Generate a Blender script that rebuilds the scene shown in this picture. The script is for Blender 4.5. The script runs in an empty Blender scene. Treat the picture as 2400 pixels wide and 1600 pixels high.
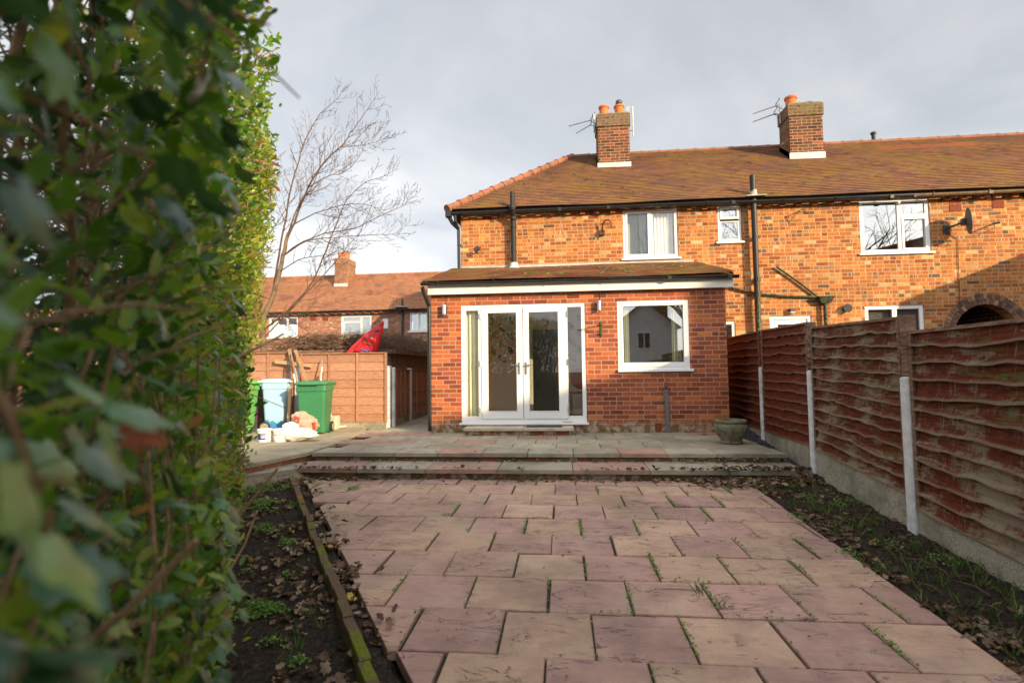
import bpy, math, random
import numpy as np
from mathutils import Vector, Matrix, noise
random.seed(7); rng = np.random.default_rng(7)
PI = math.pi
# ---------------------------------------------------------------- camera model (measured from the vanishing points)
F, CW, CH, CAMH = 1245.0, 2400, 1600, 1.26
YAW, PITCH, ROLL = -0.0933, 0.05597, 0.01187
_f = np.array([math.sin(YAW)*math.cos(PITCH), math.cos(YAW)*math.cos(PITCH), math.sin(PITCH)])
_r0 = np.array([math.cos(YAW), -math.sin(YAW), 0.]); _d0 = np.cross(_f, _r0)
_r = _r0*math.cos(ROLL)+_d0*math.sin(ROLL); _d = -_r0*math.sin(ROLL)+_d0*math.cos(ROLL)
CAM = np.array([0, 0, CAMH])
def ray(x, y): return _r*(x-1200)/F+_d*(y-800)/F+_f
def onP(x, y, p, n):
    d = ray(x, y); n = np.array(n, float); return CAM+d*(n@(np.array(p)-CAM))/(n@d)
def onY(x, y, Y): return onP(x, y, (0, Y, 0), (0, 1, 0))
def onX(x, y, X): return onP(x, y, (X, 0, 0), (1, 0, 0))
def onZ(x, y, Z): return onP(x, y, (0, 0, Z), (0, 0, 1))
SUN = (1.1, -1.0, 0.43)                    # direction towards the sun
SC = bpy.context.scene; COL = SC.collection
# ---------------------------------------------------------------- node helpers
class S:
    nt = None
    def __init__(s, k): s.k = k
    def _m(s, op, *o):
        n = S.nt.nodes.new('ShaderNodeMath'); n.operation = op
        for i, a in enumerate((s,)+o):
            if isinstance(a, S): S.nt.links.new(a.k, n.inputs[i])
            else: n.inputs[i].default_value = a
        return S(n.outputs[0])
    def __add__(s, o): return s._m('ADD', o)
    def __sub__(s, o): return s._m('SUBTRACT', o)
    def __mul__(s, o): return s._m('MULTIPLY', o)
    def __truediv__(s, o): return s._m('DIVIDE', o)
    def floor(s): return s._m('FLOOR')
    def fr(s): return s._m('FRACT')
    def mod(s, o): return s._m('FLOORED_MODULO', o)
    def lt(s, o): return s._m('LESS_THAN', o)
    def gt(s, o): return s._m('GREATER_THAN', o)
    def mn(s, o): return s._m('MINIMUM', o)
    def mx(s, o): return s._m('MAXIMUM', o)
    def ab(s): return s._m('ABSOLUTE')
    def pw(s, o): return s._m('POWER', o)
    def sin(s): return s._m('SINE')
    def step(s, a, b, lo=0., hi=1.):
        n = S.nt.nodes.new('ShaderNodeMapRange'); n.interpolation_type = 'SMOOTHSTEP'
        S.nt.links.new(s.k, n.inputs[0])
        for i, v in enumerate((a, b, lo, hi)): n.inputs[i+1].default_value = v
        return S(n.outputs[0])
def lk(a, b): S.nt.links.new(a.k if isinstance(a, S) else a, b)
def comb(x, y=0., z=0.):
    n = S.nt.nodes.new('ShaderNodeCombineXYZ')
    for i, a in enumerate((x, y, z)):
        if isinstance(a, S): lk(a, n.inputs[i])
        else: n.inputs[i].default_value = a
    return S(n.outputs[0])
def sep(v):
    n = S.nt.nodes.new('ShaderNodeSeparateXYZ'); lk(v, n.inputs[0]); return [S(o) for o in n.outputs]
def pos(kind='world'):
    if kind == 'world': return S(S.nt.nodes.new('ShaderNodeNewGeometry').outputs['Position'])
    return S(S.nt.nodes.new('ShaderNodeTexCoord').outputs['Object'])
def vscale(v, sx, sy, sz):
    n = S.nt.nodes.new('ShaderNodeVectorMath'); n.operation = 'MULTIPLY'; lk(v, n.inputs[0]); n.inputs[1].default_value = (sx, sy, sz); return S(n.outputs[0])
def nz(v, sc, det=3., rough=.55, dist=0.):
    n = S.nt.nodes.new('ShaderNodeTexNoise'); lk(v, n.inputs['Vector']); n.inputs['Scale'].default_value = sc
    n.inputs['Detail'].default_value = det; n.inputs['Roughness'].default_value = rough; n.inputs['Distortion'].default_value = dist
    return S(n.outputs['Fac'])
def wn(v):
    n = S.nt.nodes.new('ShaderNodeTexWhiteNoise'); n.noise_dimensions = '3D'; lk(v, n.inputs['Vector']); return S(n.outputs['Value'])
def voro(v, sc, feat='F1', out='Distance'):
    n = S.nt.nodes.new('ShaderNodeTexVoronoi'); n.feature = feat; lk(v, n.inputs['Vector']); n.inputs['Scale'].default_value = sc; return S(n.outputs[out])
def ramp(f, stops, interp='LINEAR'):
    n = S.nt.nodes.new('ShaderNodeValToRGB'); lk(f, n.inputs[0]); r = n.color_ramp; r.interpolation = interp
    while len(r.elements) < len(stops): r.elements.new(.5)
    for e, (p, c) in zip(r.elements, stops): e.position = p; e.color = (c[0], c[1], c[2], 1)
    return S(n.outputs[0])
def mix(f, a, b, mode='MIX'):
    n = S.nt.nodes.new('ShaderNodeMix'); n.data_type = 'RGBA'; n.blend_type = mode
    for i, v in ((0, f), (6, a), (7, b)):
        if isinstance(v, S): lk(v, n.inputs[i])
        else: n.inputs[i].default_value = v if i == 0 else (v[0], v[1], v[2], 1)
    return S(n.outputs[2])
def attr(name):
    n = S.nt.nodes.new('ShaderNodeAttribute'); n.attribute_name = name; return S(n.outputs['Fac'])
def bumpn(h, st, dist):
    n = S.nt.nodes.new('ShaderNodeBump'); lk(h, n.inputs['Height']); n.inputs['Strength'].default_value = st; n.inputs['Distance'].default_value = dist; return S(n.outputs[0])
def newmat(name):
    m = bpy.data.materials.new(name); m.use_nodes = True; S.nt = m.node_tree
    b = m.node_tree.nodes['Principled BSDF']; return m, b
def fin(b, col=None, rough=None, bump=None, spec=.3, metal=0.):
    if col is not None:
        if isinstance(col, S): lk(col, b.inputs['Base Color'])
        else: b.inputs['Base Color'].default_value = (col[0], col[1], col[2], 1)
    if rough is not None:
        if isinstance(rough, S): lk(rough, b.inputs['Roughness'])
        else: b.inputs['Roughness'].default_value = rough
    if bump is not None: lk(bump, b.inputs['Normal'])
    b.inputs['Specular IOR Level'].default_value = spec; b.inputs['Metallic'].default_value = metal
def C(r, g, b): return (r, g, b)
def simple(name, col, rough=.5, var=.15, sc=8., bump=0., spec=.3, metal=0., dirt=0.):
    m, b = newmat(name); p = pos('obj'); f = nz(p, sc, 4)
    dark = tuple(c*(1-var) for c in col); lite = tuple(min(1, c*(1+var)) for c in col)
    c = ramp(f, [(.3, dark), (.7, lite)])
    if dirt > 0: c = mix(nz(p, 2.3, 6, .7).step(.5, .75, 0, dirt), c, (.09, .08, .05))
    fin(b, c, rough, bumpn(nz(p, sc*6, 4), bump, .01) if bump else None, spec, metal); return m
# ---------------------------------------------------------------- materials
def brick_mat(name, bw, bh, mw, pal, mortar, split, kiss=.0, dirtz=None, mort_bump=.5, jit=.004, stain=.0, mossz=None):
    m, b = newmat(name); P = pos(); x, y, z = sep(P)
    w = nz(P, 3.0, 2)-.5; w2 = nz(vscale(P, 1, 1, 1.7), 14., 2)-.5
    u = x+y+w*.012+w2*jit; v = z+w*.006+w2*jit*.8+.002
    row = (v/bh).floor(); fv = (v/bh).fr()
    ro = wn(comb(row, 3.3, 1.1))
    fu = u/bw+row.mod(2.)*.5+ro*.12; col = fu.floor(); f = fu.fr()
    h = wn(comb(col, row, 7.7)); sp = h.lt(split)
    hdr = ro.lt(split*.4); sp = sp.mx(hdr)
    half = (f*2.).floor()*sp; f2 = f*(S_one()-sp)+(f*2.).fr()*sp
    wid = S_one()*bw-sp*(bw*.5)
    du = f2.mn(S_one()-f2)*wid; dv = fv.mn(S_one()-fv)*bh; d = du.mn(dv)
    msk = (d+(nz(P, 60., 2)-.5)*.006).step(mw*.32, mw*.68)
    idv = comb(col+half*.5, row, 0.); r = wn(idv); r2 = wn(comb(col+half*.5, row, 5.))
    c = ramp(r, pal, 'CONSTANT')
    lum = (nz(P, 38., 4, .65)-.5)*.9+(r2-.5)*.45+(nz(P, 1.1, 4, .6)-.5)*.5+1.
    c = mix(1., c, comb(lum, lum, lum), 'MULTIPLY')
    if kiss:
        k = nz(comb(u*30.+r*40., row*9.), 1., 1).step(.58, .66)*r2.gt(.35)*kiss
        c = mix(k, c, (.66, .46, .27))
    mc = mix(nz(P, 25., 3), mortar, tuple(q*.72 for q in mortar))
    c = mix(msk, mc, c)
    if stain:
        c = mix(nz(P, .9, 5, .65).step(.45, .8, 0, stain), c, (.12, .055, .03))
    if dirtz:
        dz = (z+(nz(P, 5., 4)-.5)*.34).step(dirtz, dirtz+.16, 1., 0.)
        c = mix(dz*nz(P, 17., 4, .7).step(.35, .6, .35, 1.), c, mix(nz(P, 9., 4).step(.42, .6), (.12, .11, .055), (.42, .36, .27)))
        eff = nz(vscale(P, 1, 1, 1), 46., 3, .8).step(.66, .72)*z.step(dirtz, dirtz+.45, 1., 0.)
        c = mix(eff*.6, c, (.6, .54, .45))
    if mossz: c = mix((z+(nz(P, 4., 3)-.5)*.7).step(mossz-.15, mossz+.1)*nz(P, 11., 4, .7).step(.38, .58, .15, .9), c, mix(nz(P, 6., 3).step(.45, .6), (.17, .13, .085), (.13, .13, .035)))
    fin(b, c, .9, bumpn(msk*.7+nz(P, 90., 3)*.3+nz(P, 22., 2)*.3, mort_bump, .012), .15)
    return m
def S_one():
    n = S.nt.nodes.new('ShaderNodeValue'); n.outputs[0].default_value = 1.; return S(n.outputs[0])
M = {}
M['brick_old'] = brick_mat('brick_old', .232, .075, .0145,
    [(0, (.37, .125, .036)), (.17, (.42, .155, .042)), (.34, (.30, .088, .030)), (.48, (.45, .185, .050)), (.60, (.36, .122, .036)), (.77, (.24, .080, .034)),
     (.82, (.50, .31, .14)), (.88, (.28, .14, .07)), (.93, (.42, .165, .042)), (.965, (.14, .08, .05))],
    (.50, .34, .19), .46, kiss=.7, stain=.30)
M['brick_new'] = brick_mat('brick_new', .225, .075, .013,
    [(0, (.36, .098, .040)), (.25, (.28, .072, .037)), (.45, (.40, .120, .045)), (.6, (.22, .062, .038)), (.72, (.33, .09, .04)), (.88, (.44, .15, .05)), (.94, (.26, .075, .04))],
    (.50, .31, .21), .06, dirtz=.30, jit=.002)
M['brick_chim'] = brick_mat('brick_chimney', .225, .075, .012,
    [(0, (.11, .048, .03)), (.3, (.07, .038, .028)), (.5, (.15, .056, .032)), (.7, (.10, .06, .04)), (.88, (.22, .075, .038))], (.48, .30, .17), .1, mossz=7.3)
M['brick_stack'] = brick_mat('brick_stack', .225, .075, .012, [(0, (.22, .09, .05)), (.3, (.15, .07, .045)), (.5, (.30, .12, .06)), (.75, (.24, .13, .08))], (.45, .33, .22), .2)
M['brick_far'] = brick_mat('brick_far', .225, .075, .013,
    [(0, (.30, .12, .075)), (.3, (.38, .17, .10)), (.55, (.25, .10, .07)), (.8, (.48, .30, .20)), (.9, (.33, .14, .09))], (.42, .33, .26), .4, kiss=.3)
M['brick_step'] = brick_mat('brick_step', .225, .09, .014,
    [(0, (.28, .09, .05)), (.3, (.20, .11, .06)), (.5, (.33, .10, .05)), (.62, (.17, .15, .07)), (.85, (.38, .29, .21))], (.14, .12, .07), .15, dirtz=.03)
def tile_mat(name, gauge_z, tw, cols, moss, mossamt, line=.35, fresh=None):
    m, b = newmat(name); P = pos(); x, y, z = sep(P)
    row = (z/gauge_z).floor(); fu = (x+y*.0)/tw+row.mod(2.)*.5; col = fu.floor(); f = fu.fr()
    r = wn(comb(col, row, 1.)); c = ramp(r, cols, 'CONSTANT')
    big = nz(P, .9, 4, .6, 1.)
    c = mix(big.step(.35, .65, 0., .5), c, (.27, .14, .075))
    c = mix((nz(P, .75, 4, .6, 1.)*.6+nz(P, 6., 4, .7)*.4).step(.44, .62)*(mossamt), c, moss)
    c = mix(nz(P, 3.7, 4, .7).step(.55, .75, 0, .5), c, (.09, .06, .055)); c = mix(nz(P, .62, 5, .65).step(.5, .66, 0, .5), c, (.13, .075, .075))
    if fresh:
        fx, fz, w, h = fresh
        q = ((x-fx)/w).ab().mx(((z-fz)/h).ab()+ (nz(P, 4., 2)-.5)*.6)
        c = mix(q.step(.8, 1., .6, 0.), c, (.42, .13, .05))
    edge = f.mn(S_one()-f)*tw
    c = mix(edge.step(.002, .005, line, 0.), c, (.03, .02, .018))
    holes = wn(comb(col, row, 9.)).gt(.985)*f.lt(.4)
    c = mix(holes*.6, c, (.03, .025, .02))
    c = mix((z/gauge_z).fr().step(.02, .34, .75, 0.), c, (.05, .03, .022))  # shadow line of each tile course, painted dark into the colour
    lum = (nz(P, 45., 3, .7)-.5)*.8+1.; c = mix(1., c, comb(lum, lum, lum), 'MULTIPLY')
    fin(b, c, .9, bumpn(nz(P, 60., 3), .5, .01), .15); return m
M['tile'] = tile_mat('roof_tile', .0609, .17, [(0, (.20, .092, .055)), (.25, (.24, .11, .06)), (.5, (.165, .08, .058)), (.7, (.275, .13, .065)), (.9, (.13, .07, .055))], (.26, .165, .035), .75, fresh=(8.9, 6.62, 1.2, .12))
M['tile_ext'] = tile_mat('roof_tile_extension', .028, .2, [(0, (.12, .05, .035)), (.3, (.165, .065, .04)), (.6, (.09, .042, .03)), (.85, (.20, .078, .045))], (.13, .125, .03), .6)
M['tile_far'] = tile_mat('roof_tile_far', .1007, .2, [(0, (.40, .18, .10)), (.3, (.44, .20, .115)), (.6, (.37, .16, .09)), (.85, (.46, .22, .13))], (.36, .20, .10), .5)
M['ridge'] = simple('ridge_clay', (.27, .11, .065), .85, .35, 5., .4, dirt=.8)
M['ridge2'] = simple('ridge_clay_old', (.27, .115, .07), .9, .3, 5., .3, dirt=.6)
M['pot'] = simple('pot_clay', (.60, .17, .05), .7, .15, 6.)
def upvc():
    m, b = newmat('white_upvc'); p = pos(); c = mix(nz(p, 6., 4, .7).step(.55, .8, 0, .25), (.80, .80, .79), (.58, .56, .52)); fin(b, c, .3, None, .5); return m
M['upvc'] = upvc()
M['fascia'] = simple('fascia_cream', (.80, .77, .69), .4, .04, 3.)
M['black'] = simple('black_pvc', (.018, .018, .019), .3, .3, 6., spec=.5)
def ironpipe():
    m, b = newmat('painted_pipe'); p = pos(); x, y, z = sep(p)
    g = nz(p, 22., 4, .7).step(.48, .62)*z.step(2.0, 3.0, 1., 0.)
    fin(b, mix(g*.9, (.024, .022, .02), (.10, .20, .06)), .5, None, .3); return m
M['pipe'] = ironpipe()
def greenpipe():
    m, b = newmat('mossy_pipe'); p = pos(); fin(b, mix(nz(p, 20., 4, .7).step(.42, .6), (.028, .024, .02), (.06, .10, .035)), .6); return m
M['mosspipe'] = greenpipe()
M['brownpipe'] = simple('brown_gutter', (.17, .11, .055), .6, .3, 9.)
M['lead'] = simple('lead_flashing', (.42, .40, .37), .7, .25, 6., .3)
M['leadw'] = simple('white_flashing', (.62, .60, .56), .8, .2, 6., .3, dirt=.4)
M['steel'] = simple('steel', (.55, .55, .56), .3, .1, 5., metal=1.)
M['dkmetal'] = simple('dark_metal', (.05, .05, .055), .5, .2, 5., spec=.5)
M['rust'] = simple('rusty_iron', (.11, .05, .03), .8, .3, 12.)
M['dishmat'] = simple('dish_grey', (.10, .10, .10), .5, .2, 5.)
M['alu'] = simple('aluminium', (.35, .35, .36), .4, .1, 5., metal=.8)
def airbrick():
    m, b = newmat('air_brick'); x, y, z = sep(pos())
    fx = ((x+y)/.0235).fr(); fz = (z/.0235).fr(); hole = fx.gt(.38)*fz.gt(.38)
    fin(b, mix(hole, (.30, .075, .035), (.03, .008, .005)), .85); return m
M['air'] = airbrick()
def glassm(name, refl, tint, rough=.0):
    m, b = newmat(name); nt = m.node_tree; nt.nodes.remove(b); out = nt.nodes['Material Output']
    tr = nt.nodes.new('ShaderNodeBsdfTransparent'); tr.inputs[0].default_value = (*tint, 1)
    gl = nt.nodes.new('ShaderNodeBsdfGlossy'); gl.inputs['Roughness'].default_value = rough; gl.inputs[0].default_value = (1, 1, 1, 1)
    lw = nt.nodes.new('ShaderNodeLayerWeight'); lw.inputs[0].default_value = .5
    fac = S(lw.outputs['Facing']).pw(4.)*.7+(refl*.5+.03)
    mx = nt.nodes.new('ShaderNodeMixShader'); lk(fac, mx.inputs[0]); nt.links.new(tr.outputs[0], mx.inputs[1]); nt.links.new(gl.outputs[0], mx.inputs[2])
    nt.links.new(mx.outputs[0], out.inputs[0]); return m
M['glass'] = glassm('clear_glass', .07, (.97, .98, .97))
M['glass_up'] = glassm('reflecting_glass', .55, (.8, .84, .83))
M['glass_k'] = glassm('kitchen_glass', .36, (.85, .88, .86))
M['curtain'] = simple('cream_curtain', (.75, .72, .52), .9, .1, 3.)
M['net'] = simple('white_curtain', (.85, .85, .84), .9, .05, 3.)
M['blind'] = simple('grey_blind', (.33, .36, .33), .6, .1, 3.)
M['dark'] = simple('dark_interior', (.02, .02, .02), .9)
def wallpaper():
    m, b = newmat('leaf_wallpaper'); p = pos(); x, y, z = sep(p)
    lum = nz(p, 9., 3)*.2+.9
    base = mix(1., (.80, .66, .40), comb(lum, lum, lum), 'MULTIPLY')
    ribs = (x*170.).sin()*.12+.88
    low = mix(1., (.80, .75, .60), comb(ribs, ribs, ribs), 'MULTIPLY')
    fin(b, mix(z.gt(1.42), low, base), .85); return m
M['wallpaper'] = wallpaper()
M['leafprint'] = simple('leaf_print', (.075, .10, .045), .8, .4, 30.)
M['leafprint2'] = simple('leaf_print_bronze', (.30, .24, .10), .8, .3, 30.)
M['cream'] = simple('cream_paint', (.75, .71, .6), .6)
M['carpet'] = simple('carpet', (.25, .22, .18), .95)
M['redwood'] = simple('red_chair_wood', (.22, .03, .015), .35, .2, 6., spec=.5)
M['board_red'] = simple('dark_red_board', (.05, .018, .013), .6, .3, 6.)
# paving
def slab_mat(name, c1, c2, c3, gritty=.5, vein=.5, bstr=.5, mossy=0.):
    m, b = newmat(name); P = pos(); r = attr('rnd'); r2 = attr('rnd2')
    c = ramp(r, [(0, c1), (.36, c2), (.72, c3)], 'CONSTANT')
    off = comb(r*37., r2*53., r*11.); n = S.nt.nodes.new('ShaderNodeVectorMath'); n.operation = 'ADD'; lk(P, n.inputs[0]); lk(off, n.inputs[1]); Q = S(n.outputs[0])
    cloud = nz(Q, 2.6, 5, .6, .8)
    c = mix(cloud.step(.42, .72, 0, .55), c, tuple(q*.55 for q in c1)); c = mix(nz(Q, 3.5, 4, .6, .5).step(.5, .75, 0, .5), c, c3)
    lum = (r2-.5)*.20+1.06+(nz(P, 160., 3, .8)-.5)*gritty+(nz(P, 14., 5, .75)-.5)*.5
    c = mix(1., c, comb(lum, lum, lum), 'MULTIPLY')
    spk = voro(P, 140.); c = mix(spk.step(.08, .2, .35, 0.), c, (.62, .55, .48))
    st = nz(P, .55, 5, .65).step(.42, .68, 0, .55); c = mix(st, c, (.075, .06, .045)); c = mix(nz(P, 7., 5, .75).step(.5, .72, 0, .45), c, (.13, .085, .07)); edj = nz(P, 1.9, 4, .6).step(.5, .7, 0, .35); c = mix(edj, c, (.42, .33, .27))
    v = (nz(vscale(Q, 1.3, 4.2, 1), 1.7, 4, .6, 1.6)-.5).ab()
    crack = v.step(.0, .011, 1., 0.)*nz(Q, 3.1, 2).step(.45, .58)*vein
    c = mix(crack*.75, c, (.045, .03, .028))
    if mossy: c = mix(nz(P, 3., 5, .7).step(.45, .65, 0, mossy), c, (.10, .105, .05))
    h = nz(vscale(Q, 1.2, 3.4, 1), 2.2, 5, .6, 1.)*1.+nz(P, 150., 3)*.12-crack*.25
    fin(b, c, .62, bumpn(h, bstr, .035), .35); return m
M['slab'] = slab_mat('garden_slab', (.415, .245, .20), (.46, .30, .205), (.435, .27, .20), .9, 1., .9)
M['slab_t'] = slab_mat('terrace_slab', (.355, .325, .24), (.325, .30, .225), (.38, .22, .175), .4, .2, .2, mossy=.35)
M['concrete'] = simple('concrete', (.36, .30, .20), .9, .25, 3., .5, dirt=.4)
M['conc_pale'] = simple('step_concrete', (.50, .42, .31), .9, .2, 4., .4, dirt=.3)
M['soilbase'] = simple('jointing', (.05, .04, .028), .95, .3, 20., .5)
def soilm():
    m, b = newmat('garden_soil'); P = pos(); f = nz(P, 45., 5, .75); g = nz(P, 3., 4)
    c = ramp(f, [(.35, (.018, .013, .010)), (.55, (.05, .036, .027)), (.70, (.12, .088, .06)), (.8, (.2, .15, .10))])
    c = mix(g.step(.5, .7, 0, .25), c, (.05, .05, .02)); fin(b, c, .95, bumpn(f, 1., .03), .15); return m
M['soil'] = soilm()
def mossbrick():
    m, b = newmat('mossy_edging'); P = pos(); x, y, z = sep(P)
    f = nz(P, 9., 5, .7); mossy = f.step(.44, .54)*(nz(P, 1.7, 2).step(.49, .56))
    c = mix(nz(P, 16., 4), (.17, .10, .06), (.11, .09, .06)); r = attr('rnd'); c = mix(r.gt(.85), c, (.34, .09, .04))
    c = mix(mossy, c, mix(nz(P, 60., 3), (.085, .105, .012), (.20, .22, .03)))
    fin(b, c, .95, bumpn(nz(P, 70., 4), .8, .02), .1); return m
M['edging'] = mossbrick()
def fencewood():
    m, b = newmat('weathered_red_fence'); P = pos(); r = attr('rnd'); x, y, z = sep(P)
    Q = comb(x, y*.16+r*9., z+r*3.)
    grain = nz(comb(x, y*.10+r*13., z*1.6), 46., 5, .6)
    c = mix(grain.step(.3, .7), (.065, .014, .007), (.15, .035, .016))
    far = y.step(5.6, 7.4)
    w = nz(Q, 15., 7, .8, .4)*.75+nz(P, 2.2, 3)*.5-.15-far*.15+nz(comb(x, y*7., z*1.5+r*3.), 6., 4, .7)*.25-.12
    pale = mix(nz(P, 30., 3), (.27, .20, .155), (.19, .19, .12))
    c = mix(w.step(.45, .58)*.85, c, pale)
    c = mix((nz(Q, 13., 5, .7, 1.)+nz(P, 1.3, 3)*.5-.25-far*.2).step(.53, .66)*.8, c, (.10, .105, .03))
    streak = nz(comb(x, y*9., z*.9), 3., 3, .7).step(.62, .7)
    c = mix(streak*.6*(S_one()-far*.7), c, (.24, .2, .16))
    ed = attr('edge'); c = mix((ed+(nz(Q, 9., 4, .7)-.5)*.9).step(.45, .85)*(S_one()*.55-far*.35), c, (.22, .18, .12))
    fin(b, c, .85, bumpn(grain+nz(Q, 30., 4)*.5, .7, .008), .15); return m
M['fence'] = fencewood()
def tanwood(name, a, bb, knots=True):
    m, b = newmat(name); P = pos(); r = attr('rnd'); x, y, z = sep(P)
    grain = nz(comb(x*.3+y*.3+r*9., r*4., z*2.), 30., 5, .6); c = mix(grain.step(.3, .7), a, bb)
    if knots: c = mix(voro(comb(x+y+r*5., z*2.2+r*7., 0.), 3.6).step(.03, .10, .8, 0.), c, tuple(q*.35 for q in a))
    lum = r*.3+.85; c = mix(1., c, comb(lum, lum, lum), 'MULTIPLY')
    fin(b, c, .85, bumpn(grain, .4, .006), .15); return m
M['tan'] = tanwood('tan_larch', (.30, .15, .09), (.42, .225, .14))
M['timber'] = tanwood('bare_timber', (.30, .19, .10), (.45, .30, .17), False)
M['oldtimber'] = tanwood('old_post_timber', (.11, .05, .03), (.25, .17, .12), False)
M['post'] = simple('whitewashed_concrete', (.62, .63, .63), .9, .15, 20., .8, dirt=.5)
def gravel():
    m, b = newmat('gravel_board'); P = pos(); f = nz(P, 70., 3, .8)
    c = ramp(f, [(.3, (.15, .13, .095)), (.5, (.36, .33, .26)), (.7, (.50, .46, .38))]); c = mix(nz(P, 2.5, 4, .7).step(.45, .65, 0, .55), c, (.13, .125, .08))
    fin(b, c, .95, bumpn(f, .8, .01), .1); return m
M['gravel'] = gravel()
def pebble():
    m, b = newmat('pebbledash'); P = pos(); d = voro(P, 42.); c = ramp(voro(P, 42., out='Color'), [(0, (.13, .10, .08)), (.5, (.28, .22, .17)), (1, (.46, .40, .33))])
    fin(b, c, .9, bumpn(d, 1., .02), .2); return m
M['pebble'] = pebble()
M['slate'] = simple('slate_chip', (.05, .05, .06), .6, .4, 10.)
def leafm(name, stops, trans=.35, rough=.4, spec=.4, vein=None):
    m, b = newmat(name); nt = m.node_tree; r = attr('rnd'); c = ramp(r, stops)
    lum = (nz(pos(), 60., 2)-.5)*.4+1.; c = mix(1., c, comb(lum, lum, lum), 'MULTIPLY')
    if vein: c = mix(attr('vein').step(.6, 1., 0., .55), c, vein)
    fin(b, c, rough, None, spec)
    if trans:
        t = nt.nodes.new('ShaderNodeBsdfTranslucent'); lk(mix(1., c, (1.5, 1.6, .7), 'MULTIPLY'), t.inputs[0]); ms = nt.nodes.new('ShaderNodeMixShader'); ms.inputs[0].default_value = trans
        nt.links.new(b.outputs[0], ms.inputs[1]); nt.links.new(t.outputs[0], ms.inputs[2]); nt.links.new(ms.outputs[0], nt.nodes['Material Output'].inputs[0])
    return m
M['privet'] = leafm('privet_leaf', [(0, (.03, .08, .012)), (.3, (.085, .19, .02)), (.55, (.17, .30, .03)), (.75, (.30, .37, .045)), (.88, (.44, .40, .07)), (.97, (.32, .16, .05))], .42, .33, .5)
M['ivy'] = leafm('ivy_leaf', [(0, (.022, .070, .030)), (.5, (.042, .12, .045)), (.85, (.08, .19, .042)), (1, (.16, .28, .05))], .15, .33, .6, vein=(.14, .20, .09))
M['weed'] = leafm('weed_leaf', [(0, (.08, .16, .035)), (.6, (.13, .25, .05)), (1, (.25, .32, .08))], .3, .6, .2)
M['grass'] = leafm('grass_blade', [(0, (.035, .085, .02)), (.6, (.07, .13, .03)), (.9, (.16, .19, .05)), (1, (.30, .27, .12))], .25, .6, .2)
M['deadleaf'] = leafm('dead_leaf', [(0, (.06, .035, .025)), (.3, (.12, .07, .045)), (.6, (.20, .125, .085)), (.85, (.28, .195, .14)), (.96, (.33, .26, .19)), (1, (.5, .36, .08))], .15, .75, .2)
M['orangeleaf'] = simple('orange_leaf', (.34, .10, .04), .7, .3, 30.)
M['stem'] = simple('hedge_stem', (.30, .19, .105), .85, .35, 30., .5)
M['bark'] = simple('tree_bark', (.15, .11, .065), .9, .4, 6., .6)
M['twig'] = simple('twig', (.12, .075, .05), .9, .3, 4.)
M['vine'] = simple('dead_vine', (.15, .095, .06), .95, .4, 7.)
M['urn'] = simple('mossy_stone', (.17, .155, .095), .95, .45, 14., .8, dirt=.5)
M['bin_green'] = simple('bin_green', (.04, .20, .085), .4, .08, 3., spec=.5)
M['bin_lime'] = simple('bin_lime', (.14, .42, .10), .4, .08, 3., spec=.5)
def binblue():
    m, b = newmat('bin_blue'); P = pos('obj'); x, y, z = sep(P)
    c = mix((z+(nz(P, 5., 3)-.5)*.5).step(.17, .19, 1., 0.), (.30, .52, .68), (.045, .22, .48)); c = mix(nz(P, 7., 4, .7).step(.6, .75, 0, .5), c, (.5, .68, .78)); fin(b, c, .45, None, .5); return m
M['bin_blue'] = binblue()
M['bin_bluelid'] = simple('bin_blue_lid', (.40, .58, .70), .4, .1, 4., spec=.5)
M['rubber'] = simple('rubber', (.03, .03, .03), .7)
M['wheelrim'] = simple('wheel_rim', (.30, .25, .16), .6)
M['whiteplastic'] = simple('white_plastic', (.80, .78, .74), .35, .05, 5., spec=.5, dirt=.15)
M['navy'] = simple('navy_label', (.03, .05, .20), .5)
M['redprint'] = simple('red_print', (.55, .07, .03), .6)
M['sack'] = simple('gravel_sack', (.50, .36, .27), .5, .35, 9., .5, spec=.4)
M['kayak'] = simple('red_kayak', (.62, .015, .015), .35, .08, 3., spec=.5)
M['kayakdark'] = simple('kayak_hatch', (.42, .008, .01), .4, .08, 3., spec=.5)
M['render'] = simple('white_render', (.62, .64, .66), .9, .06, 3.)
M['greyrender'] = simple('far_brick_wall', (.30, .15, .09), .9, .1, 3.)
M['greenpaint'] = simple('green_bracket', (.03, .12, .03), .5)
M['lagging'] = simple('pipe_lagging', (.15, .155, .17), .9, .15, 25., .3)
M['hosegreen'] = simple('green_hose', (.08, .35, .18), .5)
M['tub'] = simple('plastic_tub', (.55, .50, .40), .6, .1, 5., dirt=.3)
M['sill_item'] = simple('photo_frame', (.6, .45, .3), .6)
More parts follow.
